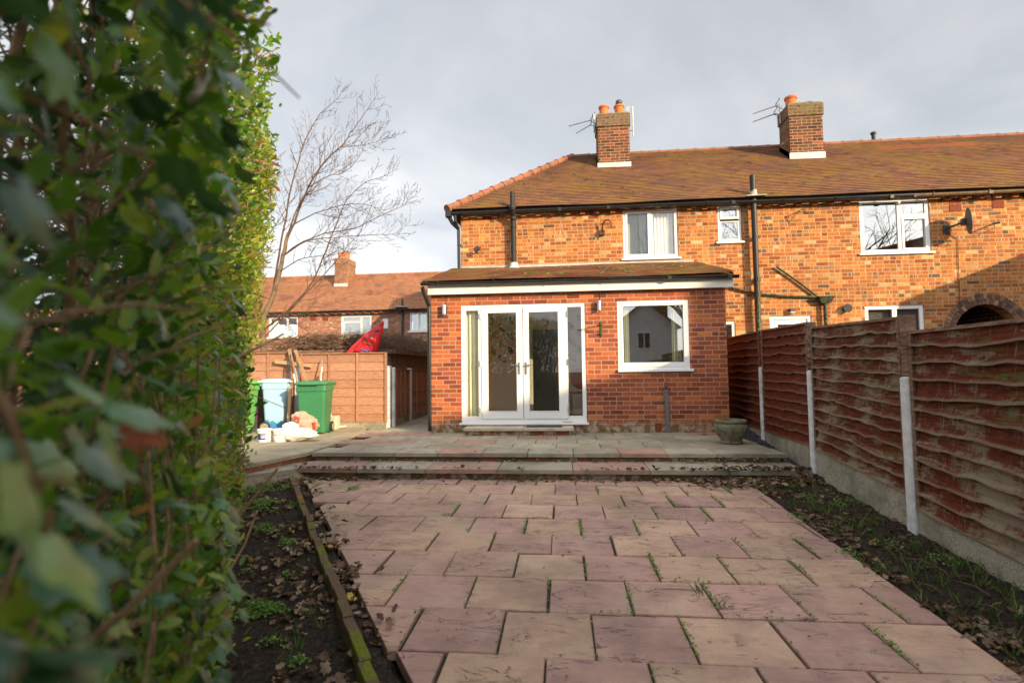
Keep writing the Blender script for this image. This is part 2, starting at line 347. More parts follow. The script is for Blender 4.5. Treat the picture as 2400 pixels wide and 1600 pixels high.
# ---------------------------------------------------------------- mesh helpers
_CS = {}
class MB:
    def __init__(s): s.v = []; s.f = []; s.mi = []; s.r = []; s.r2 = []; s.e = {}
    def add(s, vs, fs, mi=0, r=None):
        o = len(s.v); s.v += [tuple(map(float, q)) for q in vs]; r = random.random() if r is None else r; q2 = random.random()
        for f in fs: s.f.append([o+i for i in f]); s.mi.append(mi); s.r.append(r); s.r2.append(q2)
        return o
    def box(s, x0, x1, y0, y1, z0, z1, mi=0, r=None):
        if x0 > x1: x0, x1 = x1, x0
        if y0 > y1: y0, y1 = y1, y0
        if z0 > z1: z0, z1 = z1, z0
        s.add([(x, y, z) for z in (z0, z1) for y in (y0, y1) for x in (x0, x1)],
              [(0, 2, 3, 1), (4, 5, 7, 6), (0, 1, 5, 4), (2, 6, 7, 3), (0, 4, 6, 2), (1, 3, 7, 5)], mi, r)
    def obox(s, c, ax, ay, az, mi=0, r=None):       # oriented box: centre and three half vectors
        c, ax, ay, az = map(np.array, (c, ax, ay, az))
        s.add([c+i*ax+j*ay+k*az for k in (-1, 1) for j in (-1, 1) for i in (-1, 1)],
              [(0, 2, 3, 1), (4, 5, 7, 6), (0, 1, 5, 4), (2, 6, 7, 3), (0, 4, 6, 2), (1, 3, 7, 5)], mi, r)
    def beam(s, a, b, w, h, mi=0, up=(0, 0, 1), r=None):
        a = np.array(a, float); b = np.array(b, float); d = b-a; L = np.linalg.norm(d); d /= L; up = np.array(up, float)
        sd = np.cross(d, up); sd /= np.linalg.norm(sd); u = np.cross(sd, d); s.obox((a+b)/2, d*L/2, sd*w/2, u*h/2, mi, r)
    def tube(s, pts, rad, n=8, mi=0, r=None, caps=True):
        P_ = [(float(p[0]), float(p[1]), float(p[2])) for p in pts]; m = len(P_); rad = [rad]*m if not hasattr(rad, '__len__') else rad
        cs = _CS.get(n) or _CS.setdefault(n, [(math.cos(2*PI*k/n), math.sin(2*PI*k/n)) for k in range(n)])
        o = len(s.v); pa = None; V_ = s.v; hyp = math.sqrt
        for i in range(m):
            p = P_[i]; q0 = P_[i-1 if i else 0]; q1 = P_[i+1 if i < m-1 else m-1]
            tx, ty, tz = q1[0]-q0[0], q1[1]-q0[1], q1[2]-q0[2]; L = hyp(tx*tx+ty*ty+tz*tz)+1e-9; tx /= L; ty /= L; tz /= L
            if pa is None: ax, ay, az_ = (ty, -tx, 0.) if abs(tz) < .9 else (0., tz, -ty)
            else: d = pa[0]*tx+pa[1]*ty+pa[2]*tz; ax, ay, az_ = pa[0]-tx*d, pa[1]-ty*d, pa[2]-tz*d
            L = hyp(ax*ax+ay*ay+az_*az_)+1e-9; ax /= L; ay /= L; az_ /= L; pa = (ax, ay, az_)
            bx, by, bz = ty*az_-tz*ay, tz*ax-tx*az_, tx*ay-ty*ax; rr = rad[i]
            for c_, s_ in cs: V_.append((p[0]+rr*(ax*c_+bx*s_), p[1]+rr*(ay*c_+by*s_), p[2]+rr*(az_*c_+bz*s_)))
        fs = [(o+i*n+k, o+i*n+(k+1) % n, o+(i+1)*n+(k+1) % n, o+(i+1)*n+k) for i in range(m-1) for k in range(n)]
        if caps: fs += [tuple(range(o, o+n))[::-1], tuple(o+(m-1)*n+k for k in range(n))]
        s.f += fs; r = random.random() if r is None else r; q2 = random.random(); s.mi += [mi]*len(fs); s.r += [r]*len(fs); s.r2 += [q2]*len(fs)
    def lathe(s, c, prof, n=24, mi=0, cap=True):
        vs = [(c[0]+r*math.cos(2*PI*k/n), c[1]+r*math.sin(2*PI*k/n), c[2]+z) for r, z in prof for k in range(n)]
        fs = [(i*n+k, i*n+(k+1) % n, (i+1)*n+(k+1) % n, (i+1)*n+k) for i in range(len(prof)-1) for k in range(n)]
        if cap: fs += [tuple(range(n))[::-1], tuple((len(prof)-1)*n+k for k in range(n))]
        s.add(vs, fs, mi)
    def prism(s, poly, z0, z1, mi=0, ch=0., r=None, dz=None):   # poly CCW in xy; ch = chamfer of the top edge; dz(x,y) adds tilt
        n = len(poly); g = dz or (lambda x, y: 0.); cx = sum(p[0] for p in poly)/n; cy = sum(p[1] for p in poly)/n
        def ins(p, d):
            L = math.hypot(p[0]-cx, p[1]-cy)+1e-9; k = max(0, 1-d*1.4/L); return (cx+(p[0]-cx)*k, cy+(p[1]-cy)*k)
        vs = [(p[0], p[1], z0) for p in poly]; top = z1
        if ch: vs += [(p[0], p[1], top-ch+g(*p)) for p in poly]; poly2 = [ins(p, ch) for p in poly]; vs += [(p[0], p[1], top+g(*p)) for p in poly2]
        else: vs += [(p[0], p[1], top+g(*p)) for p in poly]
        L = 2 if ch else 1
        fs = [(l*n+i, l*n+(i+1) % n, (l+1)*n+(i+1) % n, (l+1)*n+i) for l in range(L) for i in range(n)]+[tuple(range(n))[::-1], tuple(L*n+i for i in range(n))]
        s.add(vs, fs, mi, r)
    def xz(s, poly, y0, y1, mi=0, r=None):          # extrude an XZ polygon between y0 and y1
        n = len(poly); vs = [(x, y0, z) for x, z in poly]+[(x, y1, z) for x, z in poly]
        s.add(vs, [tuple(range(n)), tuple(range(n, 2*n))[::-1]]+[(i, n+i, n+(i+1) % n, (i+1) % n) for i in range(n)], mi, r)
def raw(name, V, Fc, mats, parent=None, origin=(0, 0, 0), rnd=None, rnd2=None, mi=None, smooth=False, extra=None):
    me = bpy.data.meshes.new(name); o = np.array(origin, float)
    V = np.asarray(V, float).reshape(-1, 3)-o; me.from_pydata(V.tolist(), [], Fc if isinstance(Fc, list) else Fc.tolist())
    for m in (mats if isinstance(mats, (list, tuple)) else [mats]): me.materials.append(m)
    if mi is not None and any(mi): me.polygons.foreach_set('material_index', mi)
    if rnd is not None: me.attributes.new('rnd', 'FLOAT', 'FACE').data.foreach_set('value', np.asarray(rnd, np.float32))
    if rnd2 is not None: me.attributes.new('rnd2', 'FLOAT', 'FACE').data.foreach_set('value', np.asarray(rnd2, np.float32))
    for k, a in (extra or {}).items(): me.attributes.new(k, 'FLOAT', 'POINT').data.foreach_set('value', np.asarray(a, np.float32))
    if smooth: me.polygons.foreach_set('use_smooth', [True]*len(me.polygons))
    me.update(); ob = bpy.data.objects.new(name, me); COL.objects.link(ob)
    if parent is not None: ob.parent = parent
    else: ob.location = origin
    return ob
def worldloc(p):
    l = np.zeros(3)
    while p is not None: l += np.array(p.location); p = p.parent
    return l
def obj(name, mb, mats, parent=None, smooth=False, bevel=0., extra=None, origin=None):
    """one mesh object; vertices are given in world space"""
    mats = [M[k] if isinstance(k, str) else k for k in (mats if isinstance(mats, (list, tuple)) else [mats])]
    V = np.array(mb.v)
    if parent is not None: org = worldloc(parent)
    else: org = origin if origin is not None else (float(V[:, 0].mean()), float(V[:, 1].mean()), float(V[:, 2].min()))
    ob = raw(name, V, mb.f, mats, parent, org, mb.r, mb.r2, mb.mi, smooth, extra)
    if bevel:
        b = ob.modifiers.new('Bevel', 'BEVEL'); b.width = bevel; b.segments = 1; b.limit_method = 'ANGLE'
    return ob
def tag(o, label=None, cat=None, group=None, kind=None):
    if label: o['label'] = label
    if cat: o['category'] = cat
    if group: o['group'] = group
    if kind: o['kind'] = kind
    return o
def thing(name, loc, label, cat, group=None):
    o = bpy.data.objects.new(name, None); COL.objects.link(o); o.location = loc; o.empty_display_size = .1; return tag(o, label, cat, group)
def walls(mb, x0, x1, z0, z1, y, t, holes, mi=0):
    """wall in XZ with rectangular holes; front face at y, back at y+t"""
    xs = sorted({x0, x1, *[h[0] for h in holes], *[h[1] for h in holes]}); zs = sorted({z0, z1, *[h[2] for h in holes], *[h[3] for h in holes]})
    inh = lambda cx, cz: any(h[0] < cx < h[1] and h[2] < cz < h[3] for h in holes)
    for a, b in zip(xs, xs[1:]):
        for c, d in zip(zs, zs[1:]):
            if inh((a+b)/2, (c+d)/2): continue
            mb.add([(a, y, c), (b, y, c), (b, y, d), (a, y, d)], [(0, 1, 2, 3)], mi); mb.add([(a, y+t, c), (b, y+t, c), (b, y+t, d), (a, y+t, d)], [(3, 2, 1, 0)], mi)
    def side(p, q): mb.add([(p[0], y, p[1]), (q[0], y, q[1]), (q[0], y+t, q[1]), (p[0], y+t, p[1])], [(0, 1, 2, 3)], mi)
    side((x0, z0), (x0, z1)); side((x1, z0), (x1, z1)); side((x0, z1), (x1, z1))
    for a, b, c, d in holes: side((a, c), (a, d)); side((b, c), (b, d)); side((a, d), (b, d)); side((a, c), (b, c))
def frame(mb, x0, x1, z0, z1, w, y0, y1, wb=None, mi=0):
    wb = wb or w
    mb.box(x0, x0+w, y0, y1, z0, z1, mi); mb.box(x1-w, x1, y0, y1, z0, z1, mi); mb.box(x0+w, x1-w, y0, y1, z1-w, z1, mi); mb.box(x0+w, x1-w, y0, y1, z0, z0+wb, mi)
def pane(name, x0, x1, z0, z1, y, mat, parent):
    mb = MB(); mb.box(x0, x1, y, y+.006, z0, z1); return obj(name, mb, mat, parent)
def curtain(mb, x0, x1, z0, z1, y, folds, amp=.03):
    n = int(folds*8); vs = []
    for i in range(n+1):
        u = i/n; x = x0+(x1-x0)*u; yy = y+amp*math.sin(u*folds*2*PI)+amp*.3*math.sin(u*folds*5.1)
        vs += [(x, yy, z0), (x, yy, z1)]
    mb.add(vs, [(2*i, 2*i+2, 2*i+3, 2*i+1) for i in range(n)])
# ================================================================ THE SETTING
W, W2 = 9.0, 11.1
ZT = .225                                      # terrace level
def fenceX(Y): return 2.58+(Y-4.2)*.1
EA = np.array([-.80, 2.18]); EB = np.array([-3.30, 6.25]); EU = (EB-EA)/np.linalg.norm(EB-EA); EN = np.array([EU[1], -EU[0]])   # edging line, normal to the right
def paveR(Y): return 1.84+(Y-2.43)*.051
def clip(poly, p, n):
    out = []
    for i, a in enumerate(poly):
        b = poly[(i+1) % len(poly)]; da = (a[0]-p[0])*n[0]+(a[1]-p[1])*n[1]; db = (b[0]-p[0])*n[0]+(b[1]-p[1])*n[1]
        if da >= 0: out.append(a)
        if (da >= 0) != (db >= 0): t = da/(da-db); out.append((a[0]+(b[0]-a[0])*t, a[1]+(b[1]-a[1])*t))
    return out
def area(p): return abs(sum(p[i][0]*p[(i+1) % len(p)][1]-p[(i+1) % len(p)][0]*p[i][1] for i in range(len(p)))/2)
g = MB(); g.add([(-400, -400, -.12), (400, -400, -.12), (400, 400, -.12), (-400, 400, -.12)], [(0, 1, 2, 3)])
tag(obj('ground', g, 'soilbase'), kind='structure')
def fbm(x, y, z=0.): return noise.fractal(Vector((x, y, z)), 1.0, 2.0, 4)
def soilz(x, y):
    d = (x-EA[0])*EN[0]+(y-EA[1])*EN[1]; base = -.03
    if d > 0:
        if x < paveR(y)-.02 and d > .12: return -.09
        t = min(1, max(0, (x-paveR(y))/.7)); base = -.02+.085*t if x > paveR(y)-.05 else -.03
    return base+.022*fbm(x*3.1, y*3.1)+.016*fbm(x*13, y*13, 3.)+.008*fbm(x*37, y*37, 5.)
nx, ny = 265, 220; X0, X1, Y0, Y1 = -5.4, 3.3, -.9, 6.32
gv = [(X0+(X1-X0)*i/nx, Y0+(Y1-Y0)*j/ny) for j in range(ny+1) for i in range(nx+1)]
gv = [(x, y, soilz(x, y)) for x, y in gv]
gf = [(j*(nx+1)+i, j*(nx+1)+i+1, (j+1)*(nx+1)+i+1, (j+1)*(nx+1)+i) for j in range(ny) for i in range(nx)]
tag(raw('soil_beds', gv, gf, M['soil'], smooth=True), kind='structure')
# garden paving : half bond 450 mm slabs cut along the edging
pv = MB(); joints = []; R = .4445; k0 = -6
pv.prism([(-4, -.6), (paveR(0)-.03, -.6), (paveR(6.2)-.03, 6.2), (-3.1, 6.2)] and clip([(-4, -.6), (1.74, -.6), (1.98, 6.2), (-4, 6.2)], EA+EN*.16, EN), -.11, -.022, 1)
for k in range(k0, 9):
    ya = 2.415+k*R; yb = ya+R
    if ya > 6.2: continue
    off = .125 if k % 2 == 0 else .348
    for i in range(-9, 6):
        xa = off+i*R+random.uniform(-.006, .006); xb = xa+R; gp = .006
        sk = random.uniform(-.003, .003); dy = random.uniform(-.004, .004)
        if xa < -.35 and k < 4: dy += .018
        poly = [(xa+gp, ya+gp+dy), (xb-gp, ya+gp+dy+sk), (xb-gp+sk, min(6.25, yb-gp+dy)), (xa+gp+sk, min(6.25, yb-gp+dy))]
        poly = clip(poly, (paveR(2.43), 2.43), (-1, .051))
        poly = clip(poly, EA+EN*(.13+random.uniform(-.02, .03)), EN)
        if len(poly) < 3 or area(poly) < .012: continue
        h = random.uniform(-.004, .004); tx, ty = random.uniform(-.010, .010), random.uniform(-.010, .010)
        if (k+i*1) % 2 == 0: r = random.uniform(.02, .34) if random.random() < .75 else random.uniform(.4, .95)
        else: r = random.uniform(.38, .70) if random.random() < .7 else random.uniform(.74, .98)
        pv.prism(poly, -.05, h, 0, .005, r, lambda x, y, xa=xa, ya=ya, tx=tx, ty=ty: (x-xa-.22)*tx+(y-ya-.22)*ty)
        joints += [((xb, ya), (xb, yb))]*2+[((xa, ya), (xb, ya))]
tag(obj('garden_paving', pv, ['slab', 'soilbase']), kind='structure')
# terrace, lower step and concrete pad
def slabrow(mb, xs, y0, y1, z0, z1, cols, gp=.004, front=None):
    for i, (a, b) in enumerate(zip(xs, xs[1:])):
        mb.prism([(a+gp, y0+gp), (b-gp, y0+gp), (b-gp, y1-gp), (a+gp, y1-gp)], z0, z1, 0, .005, cols[i] if cols[i] is not None else random.choice([.1, .2, .3, .5, .6]), lambda x, y, h=random.uniform(-.002, .002): h)
tr = MB()
ux = [onY(p, 1059, 6.74)[0] for p in (731, 826, 925, 1025, 1129, 1236, 1344, 1454, 1566, 1681, 1797, 1845)]
slabrow(tr, ux, 6.74, 7.2, ZT-.045, ZT+.005, [.1, .5, .3, .9, .5, .2, .3, .9, .2, .5, .3])
for r_ in range(4):
    xs = [-3.1-(.3 if r_ % 2 else 0)+.6*i for i in range(12)]; xs = [x for x in xs if x < 2.66]+[2.66]
    slabrow(tr, xs, 7.2+r_*.45, 7.65+r_*.45, ZT-.045, ZT+.002, [None if random.random() < .86 else .9 for _ in xs])
for j in range(16):                              # passage beside the extension
    xs = [-3.28, -2.95+(.3 if j % 2 else 0), -2.26] if j > 0 else [-3.7, -3.1, -2.5, -2.26]
    slabrow(tr, xs, 9.0+j*.45, 9.45+j*.45, ZT-.045, ZT+.001, [None if random.random() < .93 else .9 for _ in xs])
tr.box(-3.25, 2.64, 6.8, 8.995, -.11, ZT-.046, 1); tr.box(-3.28, -2.27, 8.996, 16, -.11, ZT-.046, 1)
tr.box(ux[0]+.03, 2.62, 6.79, 6.799, -.1, ZT-.047, 2)
tag(obj('terrace_paving', tr, ['slab_t', 'soilbase', 'brick_step']), kind='structure')
ls = MB()
lx = [onY(p, 1098, 6.2)[0] for p in (696, 835, 997, 1166, 1343, 1524, 1710, 1900)]
slabrow(ls, lx, 6.2, 6.79, .075, .125, [.9, .5, .9, .4, .9, .3, .2])
ca = (lx[0]-.004, 6.2); dch = np.array([-.374, -.437]); dch /= np.linalg.norm(dch); pn = np.array([dch[1], -dch[0]])
cb = np.array(ca)+dch*.95; ls.prism([tuple(cb), ca, (lx[0]-.004, 6.79), (lx[0]-.5, 6.3), tuple(cb+np.array([-.25, .1]))], .08, .124, 0, .005, .3)
ls.box(lx[0]+.05, lx[-1]-.02, 6.27, 6.78, -.11, .074, 1)
bb = np.array(ca)+np.array([.05, .07]); ls.beam((*bb, 0), (*(bb+dch*.9), 0), .06, .158, 1)
tag(obj('lower_step', ls, ['slab_t', 'brick_step']), kind='structure')
pd = MB(); pp = [(-3.345, 6.80), (-3.345, 9.84), (-8, 9.84), (-8, 7.6), (-4.7, 5.4), (-3.63, 5.78)]
pp = [(-3.345, 6.80), (-3.345, 7.7), (-3.45, 8.8), (-3.72, 9.84), (-8, 9.84), (-8, 7.6), (-4.7, 5.4), (-3.63, 5.78)]
pd.prism(pp, .182, .236, 0, .012); pd.prism([(x-.018, y+.012) for x, y in pp], -.11, .1815, 1)
tag(obj('concrete_pad', pd, ['concrete', 'brick_step']), kind='structure')
st = MB(); st.prism([(-3.44, 8.8), (-3.35, 7.75), (-3.25, 7.75), (-3.12, 9.0), (-3.69, 9.83)], ZT-.06, ZT-.02, 0)
tag(obj('gravel_slot', st, 'soil'), kind='structure')
# slate chippings between terrace and fence
sl = MB()
for _ in range(2600):
    y = random.uniform(6.22, 8.98); xa, xb = (2.68 if y > 6.75 else 2.76), fenceX(y)-.03; x = random.uniform(xa, xb); z = .04+(y-6.2)*.07+random.uniform(0, .02)
    a = np.array([random.uniform(-1, 1) for _ in range(3)])*.016; b_ = np.cross(a, [random.uniform(-1, 1), random.uniform(-1, 1), 2]); b_ = b_/(np.linalg.norm(b_)+1e-6)*random.uniform(.008, .02)
    sl.obox((x, y, z), a, b_, np.cross(a, b_)/(np.linalg.norm(np.cross(a, b_))+1e-6)*.003)
sl.prism([(2.67, 6.2), (fenceX(6.2), 6.2), (fenceX(9.), 9.), (2.66, 9.)], -.11, .03, 0, 0, None, lambda x, y: (y-6.2)*.07)
tag(obj('slate_chippings', sl, 'slate'), kind='stuff')
# ================================================================ HOUSES
def win(parent, x0, x1, z0, z1, y, cells, glass, fw=.055, sill=True, sash=.035, depth=.07):
    mb = MB(); frame(mb, x0, x1, z0, z1, fw, y+.02, y+.02+depth)
    for (a, b, c, d, op) in cells:
        pass
    xs = sorted({c[1] for c in cells if c[1] < x1-fw-.01}); 
    for xx in xs: mb.box(xx, xx+fw*.8, y+.021, y+.02+depth, z0+fw, z1-fw)
    w = obj('window', mb, 'upvc', parent, bevel=.004)
    for (a, b, c, d, op) in cells:
        m2 = MB(); q = .03 if op else .012
        frame(m2, a, b, c, d, q+.012, y+(.005 if op else .024), y+.06); obj('sash', m2, 'upvc', w, bevel=.003)
        pane('pane', a+q+.01, b-q-.01, c+q+.01, d-q-.01, y+.045, glass, w)
    if sill:
        s = MB(); s.box(x0-.05, x1+.05, y-.045, y+.019, z0-.035, z0+.004); obj('sill', s, 'upvc', w, bevel=.006)
    return w
house = thing('terraced_house', (.3, W2, ZT), 'end of terrace brick house with hipped tiled roof and single storey rear extension', 'house', 'brick terraced houses')
hz0 = .1
w1 = (1.315, 2.430, 3.56, 4.595)
mb = MB(); walls(mb, -2.115, 3.15, hz0, 4.78, W2, .25, [w1, (-.62, .08, .25, 2.25)])
mb.box(-2.115, -1.9, W2+.2501, 17.0, hz0, 4.75); mb.box(-2.115, 3.15, 17.001, 17.2, hz0, 4.75)
for i in range(17):                                # dentil bricks under the eaves
    x = -2.05+i*.31
    if not (w1[0]-.1 < x < w1[1]+.02): mb.box(x, x+.105, W2-.085, W2-.001, 4.52, 4.585)
    else: mb.box(x, x+.105, W2-.085, W2-.001, 4.60, 4.65)
obj('wall', mb, 'brick_old', house)
nb = thing('terraced_house', (9, W2, ZT), 'mid terrace brick house with arched passage, behind the red fence', 'house', 'brick terraced houses')
hol2 = [(3.232, 3.70, 3.844, 4.606), (5.985, 7.300, 3.515, 4.60), (6.0, 7.095, 1.4, 2.47), (4.18, 4.985, .25, 2.305), (3.2, 3.51, 1.45, 2.22), (7.637, 8.803, .1, 2.45)]
mb = MB(); walls(mb, 3.15, 22, hz0, 4.78, W2, .25, hol2); mb.box(21.8, 22, W2+.2501, 17, hz0, 4.7); mb.box(3.15, 22, 17.001, 17.2, hz0, 4.75)
acx, acz, ar = 8.22, 1.867, .583
for s in (-1, 1):
    th = [PI/2*i/12 for i in range(13)]; arc = [(acx+s*ar*math.sin(t), acz+ar*math.cos(t)) for t in th]
    for p, q in zip(arc, arc[1:]): mb.xz([p, q, (q[0], 2.45), (p[0], 2.45)] if s > 0 else [q, p, (p[0], 2.45), (q[0], 2.45)], W2, W2+.24)
for i in range(60):
    x = 3.2+i*.31
    if any(h[0]-.1 < x < h[1]+.02 and h[3] > 4.5 for h in hol2): mb.box(x, x+.105, W2-.085, W2-.001, 4.615, 4.655)
    else: mb.box(x, x+.105, W2-.085, W2-.001, 4.52, 4.585)
obj('wall', mb, 'brick_old', nb)
ab = MB()                                           # two rings of header bricks round the passage arch
for ring, n in ((0, 26), (1, 31)):
    r0, r1 = ar+.002+ring*.108, ar+.104+ring*.108
    for i in range(n):
        t0 = -PI/2+PI*(i+.07)/n; t1 = -PI/2+PI*(i+.93)/n
        ab.xz([(acx+r0*math.sin(t0), acz+r0*math.cos(t0)), (acx+r0*math.sin(t1), acz+r0*math.cos(t1)), (acx+r1*math.sin(t1), acz+r1*math.cos(t1)), (acx+r1*math.sin(t0), acz+r1*math.cos(t0))], W2-.012, W2+.01, 0, random.random())
def archmat():
    m, b = newmat('arch_brick'); r = attr('rnd'); c = ramp(r, [(0, (.10, .06, .05)), (.3, (.20, .12, .08)), (.55, (.13, .07, .05)), (.75, (.30, .18, .11)), (.9, (.08, .05, .045))], 'CONSTANT')
    c = mix(nz(pos(), 12., 4).step(.45, .7, 0, .5), c, (.32, .2, .13)); fin(b, c, .9, bumpn(nz(pos(), 40., 3), .5, .01), .15); return m
M['arch'] = archmat(); obj('passage_arch', ab, 'arch', nb)
pw = MB(); pw.box(7.40, 7.636, W2+.251, 17, .1, 2.6); pw.box(8.804, 9.04, W2+.251, 17, .1, 2.6); pw.box(7.637, 8.803, 16.7, 16.9, .1, 2.6); pw.box(7.4, 9.04, W2+.251, 17, 2.61, 2.7)
obj('passage_wall', pw, 'brick_chim', nb)
# --- roofs: stepped tile courses
def courses(mb, A, B, Cc, D, n, lift=.02, mi=0):
    """quad A,B (eaves left,right) to D,C (ridge left,right); n courses"""
    A, B, Cc, D = map(lambda q: np.array(q, float), (A, B, Cc, D)); nn = np.cross(B-A, D-A); nn /= np.linalg.norm(nn)
    if nn[2] < 0: nn = -nn
    seg = max(1, int(np.linalg.norm(B-A)/.6))
    for i in range(n):
        t0, t1 = i/n, (i+1)/n; l0, r0, l1, r1 = A+(D-A)*t0, B+(Cc-B)*t0, A+(D-A)*t1, B+(Cc-B)*t1; pr = None
        for j in range(seg+1):
            u = j/seg; lo = l0+(r0-l0)*u; hi = l1+(r1-l1)*u; w = nn*(lift+.004*noise.noise(Vector((lo[0]*1.7, i*3.3, 0)))); sag = nn*.02*noise.noise(Vector((lo[0]*.5, i*.12, 9.)))
            cur = (lo+sag, lo+w+sag, hi+nn*.002+sag)
            if pr is not None: mb.add([pr[0], cur[0], cur[1], pr[1], cur[2], pr[2]], [(0, 1, 2, 3), (3, 2, 4, 5)], mi)
            pr = cur
EV, RG = (10.90, 4.6893), (14.1, 7.0035)
def ridgeline(mb, a, b, r, seg=.45, mi=0):
    a, b = np.array(a, float), np.array(b, float); L = np.linalg.norm(b-a); n = max(1, int(L/seg)); d = (b-a)/L
    for i in range(n):
        p = a+d*(L*i/n); q = a+d*(L*(i+1)/n+.03); mb.tube([p, q], [r*1.12, r], 10, mi); mb.tube([p-d*.01, p+d*.04], [r*1.25, r*1.22], 10, mi)
mb = MB(); courses(mb, (-2.34, *EV), (3.15, *EV), (3.15, *RG), (.41, *RG), 38)
mb.add([(-2.34, 10.9, 4.689), (-2.34, 17.4, 4.689), (.41, 14.1, 7.0)], [(0, 2, 1)]); mb.add([(-2.34, 17.4, 4.63), (3.15, 17.4, 4.63), (3.15, 14.1, 7.0), (.41, 14.1, 7.0)], [(0, 3, 2, 1)])
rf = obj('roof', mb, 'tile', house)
rt = MB(); ridgeline(rt, (-2.36, 10.88, 4.70), (.36, 14.07, 7.00), .075, .36); obj('hip_tiles', rt, 'ridge', rf); rt = MB(); ridgeline(rt, (3.15, 14.1, 6.99), (.36, 14.1, 6.99), .065); obj('ridge_tiles', rt, 'ridge2', rf)
mb = MB(); courses(mb, (3.15, *EV), (22, *EV), (22, *RG), (3.15, *RG), 38); mb.add([(3.15, 17.4, 4.63), (22, 17.4, 4.63), (22, 14.1, 7.0), (3.15, 14.1, 7.0)], [(0, 3, 2, 1)])
rf2 = obj('roof', mb, 'tile', nb)
rt = MB(); ridgeline(rt, (22, 14.1, 6.99), (3.15, 14.1, 6.99), .065); obj('ridge_tiles', rt, 'ridge2', rf2)
vp = onY(2048, 332, 14.1); v = MB(); v.tube([(vp[0], 14.1, 7.0), (vp[0], 14.1, 7.2)], .05, 10); v.tube([(vp[0], 14.1, 7.2), (vp[0], 14.1, 7.25)], .07, 10); obj('ridge_vent', v, 'black', rf2)
# soffit boards close the eaves
for par, xa, xb in ((house, -2.32, 3.15), (nb, 3.15, 22)):
    s = MB(); s.box(xa, xb, 10.985, 11.0, 4.63, 4.72); s.box(xa, xb, 11.001, W2-.09, 4.665, 4.68); obj('eaves_board', s, 'dkmetal', par)
# gutters: half-round channels with brackets
def gutter(name, x0, x1, y, zl, zr, mat, parent, r=.055, br=1.0, yoff=0):
    mb = MB(); n = 12
    prof = [(math.cos(PI+PI*k/8), math.sin(PI+PI*k/8)) for k in range(9)]
    segs = max(1, int(abs(x1-x0)/.5)); vs = []
    for i in range(segs+1):
        t = i/segs; x = x0+(x1-x0)*t; z = zl+(zr-zl)*t+.004*math.sin(x*1.3)
        vs += [(x, y+c*r, z+s*r) for c, s in prof]+[(x, y+c*r*.9, z+s*r*.9) for c, s in prof[::-1]]
    m = 18; fs = [(i*m+k, i*m+(k+1) % m, (i+1)*m+(k+1) % m, (i+1)*m+k) for i in range(segs) for k in range(m)]+[tuple(range(m)), tuple(segs*m+k for k in range(m))[::-1]]
    mb.add(vs, fs); k = x0+.3
    while k < x1:
        t = (k-x0)/(x1-x0); z = zl+(zr-zl)*t; mb.tube([(k, y+r*1.0, z+.012), (k, y+r*1.2*math.cos(PI*1.25), z-r*.85), (k, y-r*1.12, z), (k, y-r*1.0, z+.015)], .012, 6); 
        if int(k*7) % 3 == 0: mb.box(k, k+.07, y-r*1.06, y+r*1.06, z-r*1.05, z+.004)
        k += br
    return obj(name, mb, mat, parent)
gz = lambda px, py: float(onY(px, py, 10.93)[2])
gutter('gutter', -2.33, 3.15, 10.93, gz(1056, 499), gz(1720, 472), 'black', house)
gutter('gutter', 3.15, 6.9, 10.93, gz(1720, 472), gz(2125, 458), 'black', nb)
gutter('gutter', 6.95, 22, 10.93, gz(2130, 457), gz(2130, 457)+.12, 'brownpipe', nb)
# --- main upstairs windows
zc = (w1[2]+.05, w1[3]-.05); w = win(house, *w1, W2, [(1.365, 1.86, zc[0], zc[1], 1), (1.905, 2.385, zc[0], zc[1], 0)], 'glass')
mb = MB(); curtain(mb, 1.92, 2.36, w1[2]+.07, w1[3]-.07, W2+.14, 6, .02); obj('curtain', mb, 'net', w)
mb = MB(); curtain(mb, 1.66, 1.80, w1[2]+.07, w1[3]-.07, W2+.16, 2, .02); curtain(mb, 1.38, 1.66, w1[2]+.07, w1[3]-.07, W2+.30, 3, .01); obj('curtain', mb, 'blind', w)
h = hol2[0]; win(nb, *h, W2, [(h[0]+.045, h[1]-.045, 4.32, 4.565, 1), (h[0]+.045, h[1]-.045, 3.885, 4.28, 0)], 'glass_up', fw=.045)
h = hol2[1]; w = win(nb, *h, W2, [(6.035, 6.73, 3.565, 4.55, 0), (6.775, 7.25, 4.27, 4.55, 0), (6.775, 7.25, 3.565, 4.225, 1)], 'glass_up')
b_ = MB(); b_.box(6.775, 7.25, W2+.021, W2+.09, 4.228, 4.268); obj('transom', b_, 'upvc', w)
c_ = MB(); curtain(c_, 7.06, 7.24, 3.57, 4.54, W2+.15, 3); obj('curtain', c_, 'blind', w)
t_ = thing('photo_frame', (6.33, W2+.11, 3.57), 'small framed picture leaning on the upstairs windowsill of the neighbouring house', 'picture frame')
b_ = MB(); frame(b_, 6.24, 6.37, 3.572, 3.69, .018, W2+.10, W2+.115); obj('frame', b_, 'upvc', t_); b_ = MB(); b_.box(6.258, 6.352, W2+.106, W2+.112, 3.59, 3.672); obj('picture', b_, 'sill_item', t_)
h = hol2[2]; w = win(nb, *h, W2, [(6.05, 6.545, 1.45, 2.42, 0), (6.585, 7.05, 1.45, 2.42, 0)], 'glass')
b_ = MB()
for i in range(44): b_.obox((6.55, W2+.14, 1.47+i*.0215), (.49, 0, 0), (0, .010, .004), (0, 0, .0007))
obj('venetian_blind', b_, 'blind', w)
h = hol2[4]; win(nb, *h, W2, [(3.24, 3.47, 1.49, 2.18, 0)], 'glass_up', fw=.04)
